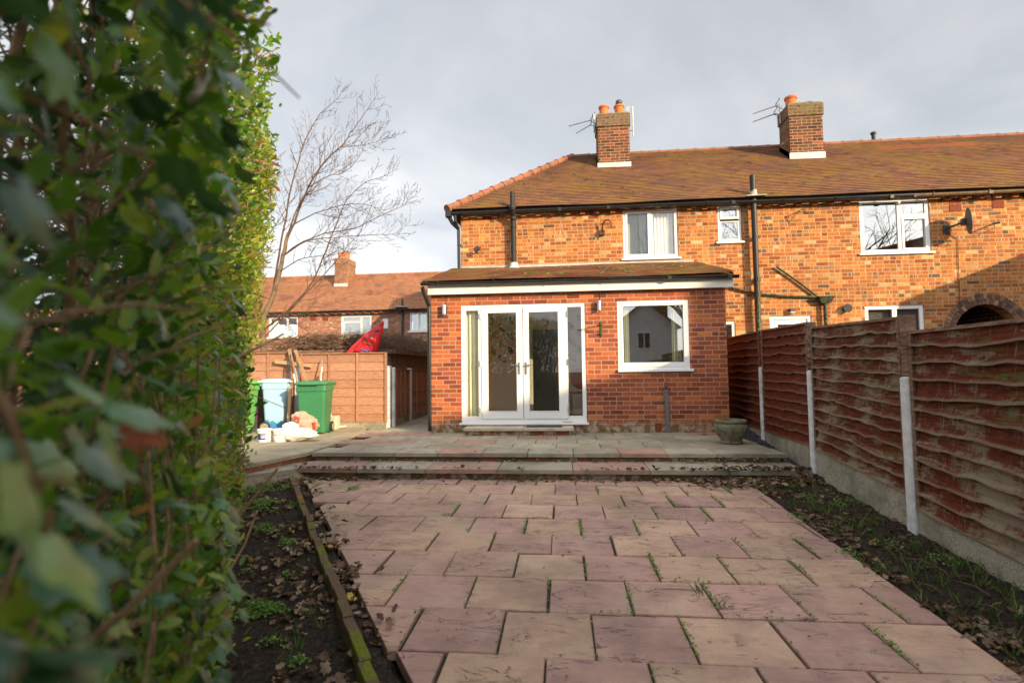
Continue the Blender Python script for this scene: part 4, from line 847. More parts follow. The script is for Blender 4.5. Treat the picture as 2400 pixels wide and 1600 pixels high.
# ================================================================ RIGHT FENCE
fr = thing('timber_fence', (2.8, 6.2, 0), 'old red stained wavy edge panel fence with whitewashed concrete posts', 'fence')
def panel(par, ya, yb_, za0, za1, zb, nb_, side='L'):
    """wavy edged lap panel from ya to yb_; top heights za0 (at ya) .. za1; bottom zb=(z at ya, z at yb)"""
    V = []; Fc = []; rr = []; ed = []; n = 40; th = .012; sd = random.uniform(0, 99)
    for k_ in range(nb_):
        r = random.random(); o = len(V); fl = (k_+1)/nb_; f0 = k_/nb_
        for i in range(n+1):
            u = i/n; y = ya+(yb_-ya)*u; zt_ = za0+(za1-za0)*u; zb_ = zb[0]+(zb[1]-zb[0])*u; H = zt_-zb_
            wv = .026*noise.noise(Vector((y*1.9+k_*1.3+sd, k_*.91, sd)))+.016*noise.noise(Vector((y*6+k_*9, sd, 1.)))
            if k_ == nb_-1: wv *= .2
            z1 = zt_-H*f0+.02-(.02 if k_ == 0 else 0)+.004*noise.noise(Vector((y*2, k_*3., sd))); z0 = zt_-H*fl+wv; x = fenceX(y); zm = (z0*.75+z1*.25)
            bow = .004*noise.noise(Vector((y*3, k_*7., sd+3)))
            V += [(x-.006, y, z1), (x-.020+bow, y, zm+(z1-zm)*.0), (x-.042+bow, y, z0+.012), (x-.045+bow, y, z0), (x-.012+bow, y, z0+.004)]; ed += [0, .15, .75, 1, .6]
        for i in range(n):
            a = o+i*5
            for q in range(4): Fc.append((a+q, a+5+q, a+6+q, a+1+q)); rr.append(r)
    ob = raw('panel', V, Fc, M['fence'], par, tuple(worldloc(par)), rr, extra={'edge': ed})
    b = MB(); b.box(fenceX(ya), fenceX(ya)+.012, ya, yb_, min(zb)+.02, min(za0, za1)-.02)
    b = MB(); N_ = 14                                   # back board, top rail and side battens
    pa, pb = (fenceX(ya)+.0, ya), (fenceX(yb_)+.0, yb_)
    b.add([(pa[0]-.004, pa[1], zb[0]), (pb[0]-.004, pb[1], zb[1]), (pb[0]-.004, pb[1], za1-.01), (pa[0]-.004, pa[1], za0-.01), (pa[0]+.012, pa[1], zb[0]), (pb[0]+.012, pb[1], zb[1]), (pb[0]+.012, pb[1], za1-.01), (pa[0]+.012, pa[1], za0-.01)], [(0, 1, 2, 3), (7, 6, 5, 4), (3, 2, 6, 7), (0, 3, 7, 4), (1, 5, 6, 2)])
    b.beam((pa[0]-.012, ya, za0), (pb[0]-.012, yb_, za1), .045, .022); b.beam((pa[0]-.030, ya+.015, zb[0]+.01), (pa[0]-.030, ya+.015, za0-.01), .02, .035, up=(0, 1, 0)); b.beam((pb[0]-.030, yb_-.015, zb[1]+.01), (pb[0]-.030, yb_-.015, za1-.01), .02, .035, up=(0, 1, 0))
    obj('panel_frame', b, 'oldtimber', ob)
YA, YBp, YC = 4.22, 6.20, 8.23
panel(fr, YC+.06, 10.9, 1.815, 1.85, (.33, .30), 12)
panel(fr, YBp+.06, YC-.06, 1.765, 1.815, (.385, .345), 12)
panel(fr, YA+.06, YBp-.06, 1.63, 1.70, (.31, .37), 12)
panel(fr, 2.2, YA-.06, 1.49, 1.51, (.17, .23), 11); panel(fr, .2, 2.16, 1.42, 1.45, (.10, .15), 11)
def gb(ya, yb_, z0, z1):
    b = MB(); b.add([(fenceX(ya)-.03, ya, -.11), (fenceX(yb_)-.03, yb_, -.11), (fenceX(yb_)-.03, yb_, z1), (fenceX(ya)-.03, ya, z0), (fenceX(ya)+.02, ya, -.11), (fenceX(yb_)+.02, yb_, -.11), (fenceX(yb_)+.02, yb_, z1), (fenceX(ya)+.02, ya, z0)], [(0, 1, 2, 3), (7, 6, 5, 4), (3, 2, 6, 7), (0, 3, 7, 4), (1, 5, 6, 2)]); obj('gravel_board', b, 'gravel', fr, bevel=.006)
gb(YC+.055, 10.9, .33, .30); gb(YBp+.055, YC-.055, .385, .345); gb(YA+.055, YBp-.055, .31, .37); gb(2.2, YA-.055, .165, .225); gb(.2, 2.16, .09, .14)
for y, zt_ in ((YA, 1.185), (YBp, 1.23), (YC, 1.28)):
    x = fenceX(y); b = MB(); hw = .046; b.prism([(x-.060, y-hw+.012), (x-.048, y-hw), (x+.045, y-hw), (x+.045, y+hw), (x-.048, y+hw), (x-.060, y+hw-.012)], -.11, zt_, 0, .012); obj('concrete_post', b, 'post', fr)
for y, z0, z1 in ((YA, 1.15, 1.64), (YBp, 1.20, 1.765), (YC, 1.25, 1.815)):
    x = fenceX(y); b = MB(); b.box(x-.042, x+.028, y-.045, y+.04, z0+.04, z1); obj('timber_post', b, 'oldtimber' if y == YA else 'fence', fr, bevel=.004)
b = MB(); x = fenceX(YA); b.beam((x-.14, YA+.01, 1.435), (x-.03, YA-.03, 1.43), .05, .028); b.tube([(x-.10, YA-.06, 1.43), (x-.10, YA-.06, 1.46)], .008, 6); b.beam((x-.11, YA-.07, 1.40), (x-.03, YA-.05, 1.41), .02, .02); obj('latch_block', b, 'oldtimber', fr)
# ================================================================ brick edging and left fence
ed = MB(); L = np.linalg.norm(EB-EA)+2.2; s = -2.1
while s < L-2.0:
    wd = .212+random.uniform(-.006, .006); c0 = EA+EU*s+EN*random.uniform(-.008, .008); c1 = c0+EU*wd+EN*random.uniform(-.008, .008)
    zt_ = .036+random.uniform(-.008, .010)+.02*noise.noise(Vector((s*.8, 0, 0))); hw = .027
    ed.prism([tuple(c0-EN*hw), tuple(c0+EN*hw), tuple(c1+EN*hw), tuple(c1-EN*hw)][::1], -.1, zt_, 0, .008, random.random()); s += wd+.008
edg = tag(obj('brick_edging', ed, 'edging'), 'single line of mossy bricks set on edge between soil bed and paving', 'edging')
lf_ = thing('timber_fence', (-4.6, 9.87, ZT), 'new tan larch lap fence with a top cap behind the wheelie bins', 'fence')
def lap(par, a, b_, z0, z1, nbd, nbat, fx):
    """lap panel between a and b_ (xy), battens in front"""
    a = np.array(a, float); b_ = np.array(b_, float); d = (b_-a)/np.linalg.norm(b_-a); n_ = np.array([d[1], -d[0]])*fx; mb = MB(); H = z1-z0; Ln = np.linalg.norm(b_-a)
    for k_ in range(nbd):
        zt2_, zb2_ = z1-H*k_/nbd, z1-H*(k_+1)/nbd; vs = []; N_ = 12; sd = random.uniform(0, 50)
        for i in range(N_+1):
            p = a+d*Ln*i/N_; w_ = .008*noise.noise(Vector((i*.5, k_*3, sd))) if k_ < nbd-1 else 0
            for off, z in ((.000, zt2_), (.014, zb2_+w_), (.002, zb2_+w_-.001)): vs.append((*(p+n_*off), z))
        mb.add(vs, [(3*i+q, 3*i+3+q, 3*i+4+q, 3*i+1+q) for i in range(N_) for q in (0, 1)], 0)
    mb.add([(*a, z0), (*b_, z0), (*b_, z1), (*a, z1)], [(0, 1, 2, 3)])
    q = a-n_*.012; r_ = b_-n_*.012; mb.add([(*q, z0), (*r_, z0), (*r_, z1), (*q, z1)], [(3, 2, 1, 0)])
    for i in range(nbat): p = a+d*(.02+(Ln-.04)*i/(nbat-1))+n_*.022; mb.obox((*p, (z0+z1)/2), (*(d*.019), 0), (*(n_*.010), 0), (0, 0, H/2-.005))
    mb.beam((*(a+n_*.01), z1+.01), (*(b_+n_*.01), z1+.01), .06, .02)
    return obj('panel', mb, 'tan', par)
YF = 9.85; fx1 = XY(1012/1.0, 850, YF)
lap(lf_, (XY(705, 850, YF), YF), (XY(907, 850, YF), YF), .325, 1.63, 8, 4, 1); lap(lf_, (XY(500, 850, YF), YF+.02), (XY(694, 850, YF), YF+.02), .325, 1.66, 8, 4, 1)
b = MB(); b.box(XY(705, 850, YF), XY(905, 850, YF), YF-.02, YF+.02, .1, .32); b.box(XY(500, 850, YF), XY(694, 850, YF), YF-.01, YF+.03, .1, .32); obj('gravel_board', b, 'gravel', lf_, bevel=.005)
b = MB(); xx = XY(700, 850, YF); b.box(xx-.045, xx+.045, YF-.05, YF+.05, .1, 1.40); obj('concrete_post', b, 'post', lf_)
b = MB(); xx = XY(912, 850, 9.93); b.box(xx-.05, xx+.045, 9.88, 9.97, .1, 1.39); b.box(xx+.06, xx+.12, 9.90, 9.98, .1, 1.36); obj('concrete_post', b, 'post', lf_, bevel=.01)
pf = thing('timber_fence', (-3.33, 11.5, ZT), 'dark brown lap fence running back along the side passage with white posts', 'fence')
xp = -3.30
for a, b2, in (((xp, 9.99), (xp, 11.22)), ((xp, 11.35), (xp, 13.15)), ((xp, 13.28), (xp, 15.1))): lap(pf, a, b2, .36, 1.31, 8, 5, 1); b = MB(); b.box(xp-.02, xp+.02, a[1], b2[1], .1, .355); obj('gravel_board', b, 'gravel', pf)
for y in (11.285, 13.215): b = MB(); b.box(xp-.045, xp+.05, y-.05, y+.05, .1, 1.35); obj('concrete_post', b, 'post', pf, bevel=.008)
# ================================================================ LEFT CORNER: bins, buckets, sacks, timber, tools
ZP = .237
def wheelie(loc, rot, mat, lidmat, label, sc=1., wd=.56, dp=.62):
    t = thing('wheelie_bin', (0, 0, 0), label, 'bin', 'wheelie bins by the side fence')
    def ring(w_, d_, z, y0=0., r=.05, n=5):
        out = []
        for (sx, sy, a0) in ((1, 1, 0), (-1, 1, 90), (-1, -1, 180), (1, -1, 270)):
            for i in range(n): a = math.radians(a0+90*i/(n-1)); out.append((sx*(w_/2-r)+r*math.cos(a), y0+sy*(d_/2-r)+r*math.sin(a), z))
        return out
    def loft(mb, rings, cap0=True, cap1=True):
        m = len(rings[0]); mb.add([p for q in rings for p in q], [(i*m+k_, i*m+(k_+1) % m, (i+1)*m+(k_+1) % m, (i+1)*m+k_) for i in range(len(rings)-1) for k_ in range(m)]+([tuple(range(m))[::-1]] if cap0 else [])+([tuple((len(rings)-1)*m+k_ for k_ in range(m))] if cap1 else []))
    b = MB(); loft(b, [ring(wd*.80, dp*.66, .02), ring(wd*.84, dp*.72, .12), ring(wd*.94, dp*.92, .78), ring(wd*.95, dp*.94, .80), ring(wd*1.0, dp*.99, .81), ring(wd*1.0, dp*1.0, .93), ring(wd*.9, dp*.9, .93)])
    for i in range(5): x = -wd*.32+i*wd*.16; b.box(x-.003, x+.003, -dp*.5-.006, -dp*.5+.01, .82, .925)
    for i in range(4): y = -dp*.3+i*dp*.2; b.box(-wd*.5-.006, -wd*.5+.01, y-.003, y+.003, .82, .925); b.box(wd*.5-.01, wd*.5+.006, y-.003, y+.003, .82, .925)
    for s_ in (-1, 1): b.tube([(s_*wd*.36, dp*.48, .86), (s_*wd*.36, dp*.62, .92)], .018, 8)
    b.tube([(-wd*.42, dp*.62, .925), (wd*.42, dp*.62, .925)], .017, 8); obj('body', b, mat, t, bevel=.004)
    b = MB(); loft(b, [ring(wd*1.08, dp*1.10, .925, -.0, .06), ring(wd*1.10, dp*1.12, .955, -.0, .06), ring(wd*1.02, dp*1.0, .985, 0, .08), ring(wd*.7, dp*.7, 1.0, 0, .1)])
    b.box(-wd*.3, wd*.3, -dp*.64, -dp*.53, .925, .95); b.box(-wd*.52, -wd*.44, dp*.5, dp*.66, .90, .97); b.box(wd*.44, wd*.52, dp*.5, dp*.66, .90, .97); obj('lid', b, lidmat, t, bevel=.008)
    b = MB(); b.tube([(-wd*.47, dp*.36, .10), (wd*.47, dp*.36, .10)], .011, 8); obj('axle', b, 'dkmetal', t)
    for s_ in (-1, 1):
        b = MB(); b.tube([(s_*wd*.42, dp*.36, .10), (s_*wd*.50, dp*.36, .10)], .10, 24); wh = obj('wheel', b, 'rubber', t, bevel=.012)
        b = MB(); b.tube([(s_*wd*.500, dp*.36, .10), (s_*wd*.515, dp*.36, .10)], [.07, .064], 20); b.tube([(s_*wd*.515, dp*.36, .10), (s_*wd*.53, dp*.36, .10)], .02, 10); obj('rim', b, 'wheelrim', wh)
        
    t.location = loc; t.rotation_euler = (0, 0, rot); t.scale = (sc, sc, sc); return t
Qg, Qb, Ql = onZ(738, 1018, ZP), onZ(652, 1012, ZP), onZ(580, 1020, ZP)
wheelie((Qg[0]-.12, Qg[1]+.26, ZP), math.radians(9), 'bin_green', 'bin_green', 'dark green wheelie bin standing right of the pale blue one', .90)
wheelie((Qb[0]-.16, Qb[1]+.2, ZP), math.radians(112), 'bin_blue', 'bin_bluelid', 'pale blue wheelie bin with scuffed darker blue base, wheel showing at its left', .94, .50, .46)
wheelie((Ql[0]-.34, Ql[1]+.25, ZP), math.radians(96), 'bin_lime', 'bin_lime', 'lime green wheelie bin half hidden behind the hedge', .93, .54, .60)
def pail(x, y, label, navy):
    t = thing('bucket', (x, y, ZP), label, 'bucket', 'white plastic tubs on the concrete')
    b = MB(); b.lathe((x, y, ZP), [(.088, 0), (.106, .16), (.114, .165), (.114, .185), (.104, .19), (.098, .185), (.085, .01), (.02, .01)], 28); obj('tub', b, 'whiteplastic', t, smooth=False)
    b = MB(); n = 12; z0, z1 = (.035, .125) if navy else (.05, .13); vs = []
    for i in range(n+1):
        a = math.radians(-165+110*i/n) if navy else math.radians(-130+80*i/n)
        for z in (z0, z1): r = .088+.018*z/.16+.0015; vs.append((x+r*math.cos(a), y+r*math.sin(a), ZP+z))
    if navy:
        b.add(vs, [(2*i, 2*i+2, 2*i+3, 2*i+1) for i in range(n)])
        for k_ in range(3):
            vs = []
            for i in range(7):
                a = math.radians(-95+36*i/6)
                for z in (.06+k_*.018, .07+k_*.018): r = .088+.018*z/.16+.003; vs.append((x+r*math.cos(a), y+r*math.sin(a), ZP+z))
            b.add(vs, [(2*i, 2*i+2, 2*i+3, 2*i+1) for i in range(6)], 1)
    else:
        for k_ in range(4):
            vs = []; z0 = .04+k_*.026
            for i in range(5):
                a = math.radians(-72+30*i/4)
                for z in (z0, z0+.006): r = .088+.018*z/.16+.0015; vs.append((x+r*math.cos(a), y+r*math.sin(a), ZP+z))
            b.add(vs, [(2*i, 2*i+2, 2*i+3, 2*i+1) for i in range(4)])
    obj('print', b, ['navy', 'whiteplastic'], t); b = MB(); b.tube([(x-.112, y, ZP+.16), (x-.09, y-.07, ZP+.13), (x-.03, y-.118, ZP+.105), (x+.06, y-.108, ZP+.12), (x+.112, y, ZP+.16)], .003, 5); obj('handle', b, 'dkmetal', t)
P1 = onZ(612, 1036, ZP); P2 = onZ(649, 1036, ZP)
pail(P1[0], P1[1]+.1, 'white plastic tub with a navy blue label, leftmost of the two tubs', 1); pail(P2[0], P2[1]+.1, 'white plastic tub with small dark print, right of the tub with the navy label', 0)
def bagmesh(name, c, sx, sy, sz, mat, shape, sub=3):
    bm_v = []; n, m = 56, 28
    for j in range(m+1):
        ph = -PI/2+PI*j/m
        for i in range(n):
            th = 2*PI*i/n; x, y, z = math.cos(ph)*math.cos(th), math.cos(ph)*math.sin(th), math.sin(ph)
            x = math.copysign(abs(x)**.7, x); y = math.copysign(abs(y)**.7, y); z = math.copysign(abs(z)**.8, z)
            k_ = 1+.16*noise.noise(Vector((x*2.3+c[0], y*2.3, z*2.3)))-.16*abs(noise.noise(Vector((x*4, y*4+c[0], z*4))))-.10*abs(noise.noise(Vector((x*9, y*9+c[0], z*9))))
            x, y, z = x*k_, y*k_, z*k_; x, y, z = shape(x, y, z); bm_v.append((c[0]+x*sx, c[1]+y*sy, c[2]+max(0.004, (z+1)*sz)))
    b = MB(); b.add(bm_v, [(j*n+i, j*n+(i+1) % n, (j+1)*n+(i+1) % n, (j+1)*n+i) for j in range(m) for i in range(n)]); return b
Q = onZ(707, 1020, ZP); b = bagmesh('sack', (Q[0]-.02, Q[1]+.16, ZP), .23, .15, .20, 'sack', lambda x, y, z: (x+.15*z*-.6, y, z*(1-.35*max(0, x))+(-.12 if x > .3 else .0)))
t_ = thing('sack', (Q[0], Q[1]+.16, ZP), 'crumpled aggregate sack with red print in front of the dark green bin', 'sack'); obj('bag', b, 'sack', t_, smooth=True)
b = MB(); sc_ = Q[0]-.10
for i in range(12): a0 = 2*PI*i/12; rr = .045+.012*math.sin(i*2.); b.obox((sc_+rr*math.cos(a0), Q[1]-.005+.012*math.sin(a0), ZP+.25+rr*1.2*math.sin(a0)), (.014, 0, 0.004), (0, .004, 0), (0, 0, .013))
b.box(Q[0]+.17, Q[0]+.205, Q[1]+.04, Q[1]+.075, ZP+.05, ZP+.21); obj('print', b, 'redprint', t_)
Q = onZ(697, 1036, ZP); b = bagmesh('bag', (Q[0]-.03, Q[1]+.16, ZP), .26, .15, .10, 'whiteplastic', lambda x, y, z: (x, y, z*(1-.45*x)+ .1*math.sin(x*5)))
tag(obj('plastic_sack', b, 'whiteplastic', smooth=True), 'slumped glossy white plastic sack lying in front of the printed sack', 'sack')
Q = onZ(668, 1026, ZP); b = bagmesh('bag', (Q[0]+.02, Q[1]+.14, ZP), .13, .12, .12, 'whiteplastic', lambda x, y, z: (x, y, z))
tag(obj('plastic_sack', b, 'whiteplastic', smooth=True), 'rounded white plastic bag between the right tub and the slumped sack', 'sack')
def plank(px0, px1, y0, y1, w_, th, mat, label, name='timber_plank', cat='plank', wf='y'):
    a = onY(*px0, y0); c = onY(*px1, y1); b = MB(); b.beam(a, c, w_, th, up=(0, 1, 0)); return tag(obj(name, b, mat), label, cat, 'lengths of wood by the fence')
plank((678, 818), (712, 985), 9.78, 9.45, .055, .03, 'timber', 'bare timber plank leaning on the fence, leftmost of the two leaning planks')
plank((692, 820), (722, 900), 9.76, 9.60, .05, .03, 'timber', 'bare timber plank leaning on the fence, rightmost of the two leaning planks')
plank((645, 847), (732, 857), 9.76, 9.76, .065, .03, 'timber', 'short horizontal board across the two leaning planks')
plank((681, 905), (675, 1008), 9.15, 8.95, .05, .03, 'timber', 'narrow orange brown board standing between the blue and dark green bins')
plank((606, 905), (624, 1000), 9.5, 9.5, .0, .0, 'timber', '') if False else None
b = MB(); a = onY(606, 905, 9.62); c = onY(627, 1000, 9.62); b.box(a[0], c[0]+.35, 9.60, 9.64, ZP, a[2]); b.box(a[0]-.02, c[0]+.37, 9.58, 9.66, a[2]+.001, a[2]+.05); tag(obj('dark_panel', b, 'board_red'), 'dark red brown board standing between the lime and blue bins', 'board')
def pole(p, q, y0, y1, r, mats, label, name='broom_handle'):
    a = onY(*p, y0); c = onY(*q, y1); b = MB(); m_ = a+(c-a)*.28; b.tube([a, m_], r, 8); b.tube([m_, c], r, 8, 1); return tag(obj(name, b, mats), label, 'handle')
pole((756, 842), (751, 905), 9.74, 9.55, .012, ['alu', 'whiteplastic'], 'white broom handle leaning on the fence behind the dark green bin')
pole((682, 845), (705, 960), 9.70, 9.35, .013, ['rust', 'whiteplastic'], 'red and white broom handle beside the left leaning plank')
pole((681, 830), (681, 985), 9.66, 9.5, .013, ['dkmetal', 'dkmetal'], 'black handle upright against the fence behind the blue bin')
pole((757, 873), (755, 900), 9.68, 9.62, .016, ['dkmetal', 'redprint'], 'short black and red handle beside the white broom handle')
t_ = thing('water_tub', (-3.86, 9.45, ZP), 'square pale plastic tub with a mop handle right of the dark green bin', 'tub')
a = onY(768, 975, 9.3); c = onY(787, 1006, 9.3); b = MB(); b.box(a[0], c[0], 9.3, 9.5, ZP, a[2]); obj('tub', b, 'tub', t_, bevel=.02); b = MB(); b.tube([onY(771, 935, 9.45), onY(776, 976, 9.35)], .011, 8); obj('handle', b, 'whiteplastic', t_)
b = MB(); b.tube([onZ(786, 1001, ZP+.02), onZ(812, 998, ZP+.02)], .014, 8, 0); b.tube([onZ(812, 998, ZP+.02), onZ(828, 996, ZP+.02)], .02, 8, 1); tag(obj('hand_brush', b, ['whiteplastic', 'hosegreen']), 'pale handled tool with green grip lying at the foot of the tan fence', 'tool')
b = MB(); b.tube([onZ(768, 1010, ZP+.01), onZ(775, 1013, ZP+.01), onZ(782, 1011, ZP+.01)], .012, 6); tag(obj('garden_hose', b, 'hosegreen'), 'scrap of turquoise green hose beside the dark green bin', 'hose')
# ================================================================ garage, dead vine, kayak
ga = thing('garage', (-5.5, 11, .1), 'low pebbledashed garage under a mass of dead vine', 'garage')
b = MB(); b.box(-8.2, -3.6, 10.9, 11.05, .1, 1.70); b.box(-3.75, -3.6, 11.051, 16.5, .1, 1.70); b.box(-8.2, -8.05, 11.051, 16.5, .1, 1.7); obj('wall', b, 'pebble', ga)
b = MB(); b.box(-8.3, -3.5, 10.8, 16.6, 1.701, 1.75); obj('roof', b, 'dkmetal', ga); b = MB(); b.box(-8.3, -3.5, 10.76, 10.80, 1.66, 1.755); b.box(-3.5, -3.46, 10.8, 16.6, 1.66, 1.755); obj('bargeboard', b, 'oldtimber', ga)
b = MB()
for i in range(2900):
    if i < 1600: c = np.array([random.triangular(-6.6, -3.4, -4.9), random.uniform(10.72, 11.6), 1.79+random.random()**1.6*.30])
    else: c = np.array([random.uniform(-4.4, -3.42), random.uniform(10.9, 15.6), 1.77+random.random()**1.5*.36])
    if c[0] < -5.7: c[2] = min(c[2], 1.78+(c[0]+6.9)*.28)
    L = random.uniform(.10, .34); th = random.uniform(0, 2*PI); d = np.array([math.cos(th), math.sin(th)*.5, random.uniform(-.4, .35)]); pts = []
    cu = np.array([random.uniform(-1, 1), random.uniform(-1, 1), random.uniform(-1.3, .5)])*.5
    for k_ in range(5): u = k_/4-.5; pts.append(c+d*L*u*1.6+cu*L*(u*u*1.4)+np.array([random.uniform(-.012, .012) for _ in range(3)]))
    b.tube(pts, [.0055, .006, .005, .004, .002], 3, caps=False)
for i in range(90):
    c = np.array([random.uniform(-5.6, -3.5), random.uniform(10.75, 11.4), 2.0]); b.tube([c, c+[random.uniform(-.1, .2), 0, .10], c+[random.uniform(-.1, .4), 0, random.uniform(.12, .28)]], [.004, .003, .002], 3, caps=False)
tag(obj('dead_vine', b, 'vine'), 'tangled mat of dead brown vine stems on the garage roof', 'vine')
tipw = onY(900, 752, 10.34); ka = thing('kayak', tuple(tipw+np.array([-1.43, .1, -2.05])), 'bright red kayak standing on end behind the tan fence', 'kayak')
axd = np.array([-.57, .06, -.82]); axd /= np.linalg.norm(axd); nrm = np.array([.0, -1., 0]); nrm = nrm-axd*(nrm@axd); nrm /= np.linalg.norm(nrm); sd = np.cross(axd, nrm)
st_ = [(0, .008, .012), (.06, .035, .04), (.2, .10, .075), (.45, .19, .11), (.8, .285, .14), (1.2, .335, .16), (1.6, .34, .16), (2.0, .26, .14), (2.3, .14, .09), (2.48, .02, .03)]
vs = []; n = 20
for (l, hw, hh) in st_:
    for k_ in range(n):
        a = 2*PI*k_/n; ca, sa = math.cos(a), math.sin(a); up = hh*.35*max(0, sa)**.8 if sa > 0 else hh*sa
        vs.append(tipw+axd*l+sd*hw*math.copysign(abs(ca)**.8, ca)+nrm*up)
b = MB(); b.add(vs, [(i*n+k_, i*n+(k_+1) % n, (i+1)*n+(k_+1) % n, (i+1)*n+k_) for i in range(len(st_)-1) for k_ in range(n)]+[tuple(range(n))[::-1], tuple((len(st_)-1)*n+k_ for k_ in range(n))]); obj('hull', b, 'kayak', ka, smooth=True)
def kp(l, s_, h_=.07): return tipw+axd*l+sd*s_+nrm*h_
b = MB(); b.tube([kp(.92, -.20, .06), kp(.80, -.14, .075), kp(.75, 0, .085), kp(.80, .14, .075), kp(.92, .20, .06)], .018, 6); b.add([kp(.98+.20*math.sin(a)*1., .16*math.cos(a), .068) for a in [2*PI*i/20 for i in range(20)]], [tuple(range(20))]); obj('cockpit_hatch', b, 'kayakdark', ka)
b = MB(); b.tube([kp(.40, .02, .05), kp(.52, -.10, .06), kp(.62, .10, .06), kp(.50, .14, .06)], .006, 5); b.tube([kp(.62, -.17, .06), kp(.50, .13, .065)], .006, 5); b.tube([kp(.50, .13, .065), kp(.78, .19, .06), kp(.86, .12, .065)], .006, 5); b.tube([kp(.20, -.04, .04), kp(.26, .03, .05)], .012, 6); b.tube([kp(.04, 0, .02), kp(.09, .01, .045), kp(.13, 0, .03)], .007, 5); obj('deck_cord', b, 'black', ka)
b = MB(); b.add([kp(.70+.035*math.sin(a)+.05*math.cos(a), -.02+.11*math.cos(a), .071) for a in [2*PI*i/18 for i in range(18)]], [tuple(range(18))]); b.beam(kp(.675, -.08, .072), kp(.70, .0, .074), .008, .003, 1); b.beam(kp(.70, 0, .074), kp(.715, .06, .072), .008, .003, 1); obj('deck_badge', b, ['navy', 'whiteplastic'], ka)
# ================================================================ BARE TREES
def branch(b, p, d, L, r, depth, wind, n=6, minr=.003, gnarl=.18, stp=.16):
    pts = [np.array(p, float)]; d = np.array(d, float); d /= np.linalg.norm(d); k = max(3, int(L/stp)); step = L/k
    for i in range(k):
        d = d+np.array([random.uniform(-1, 1), random.uniform(-1, 1), random.uniform(-1, 1)])*gnarl*.5+np.array(wind)*.07; d /= np.linalg.norm(d); pts.append(pts[-1]+d*step)
    rad = [max(minr*.7, r*(1-.8*i/k)) for i in range(k+1)]; b.tube(pts, rad, n if r > .02 else 4 if r > .006 else 3, caps=False)
    if depth > 0:
        for i in range(1, k+1):
            m = 1 if random.random() < .85 else 2
            for _ in range(m):
                if depth >= 3 and i < k*.25: continue
                dd = pts[min(i, k)]-pts[i-1]; dd /= np.linalg.norm(dd); s = np.array([random.uniform(-1, 1), random.uniform(-1, 1), random.uniform(-.6, 1)]); s = s-dd*(s@dd); s /= np.linalg.norm(s)+1e-6
                a = random.uniform(.5, .95); branch(b, pts[i], dd*math.cos(a)+s*math.sin(a), L*random.uniform(.28, .5)*(1-.35*i/k), rad[i]*.6, depth-1, wind, n, minr, gnarl, stp)
def limb(b, pxs, Ys, r0, r1, subs=1.):
    n = len(pxs); pts = [onY(x, y, Ys[0]+(Ys[1]-Ys[0])*i/(n-1)) for i, (x, y) in enumerate(pxs)]
    fine = []
    for i in range(n-1):
        a, c = pts[i], pts[i+1]; p0 = pts[max(0, i-1)]; p3 = pts[min(n-1, i+2)]
        for q in range(4): t = q/4; fine.append(.5*((2*a)+(-p0+c)*t+(2*p0-5*a+4*c-p3)*t*t+(-p0+3*a-3*c+p3)*t**3))
    fine.append(pts[-1]); m = len(fine); fine = [f+np.array([random.uniform(-1, 1)*.012 for _ in range(3)])*(i > 3) for i, f in enumerate(fine)]
    rad = [r0+(r1-r0)*(i/(m-1))**.75 for i in range(m)]; b.tube(fine, rad, 8 if r0 > .03 else 5, caps=False)
    for i in range(int(m*.22), m-1):
        if random.random() > .95*subs: continue
        for _ in range(2 if random.random() < .55 else 1):
            d = fine[i+1]-fine[i-1]; d /= np.linalg.norm(d); sgn = random.choice((-1, 1)); s = np.array([-d[2]*sgn, random.uniform(-.8, .8), d[0]*sgn]); s /= np.linalg.norm(s)
            u = i/m; L = random.uniform(.3, 1.05)*(1.1-.7*u)
            branch(b, fine[i], d*.75+s*.6, L, max(.005, rad[i]*.5), 1 if L < .45 else 2, (.25, 0, .55), 5, .0052, .16)
random.seed(11); t_ = thing('bare_tree', (-8.2, 14, .2), 'bare windswept tree behind the tan fence, leaning right', 'tree')
b = MB(); limb(b, [(628, 905), (622, 850), (617, 800), (616, 755), (640, 690), (664, 600), (676, 545)], (14, 14), .13, .045, 0); obj('trunk', b, 'bark', t_, smooth=True)
b = MB()
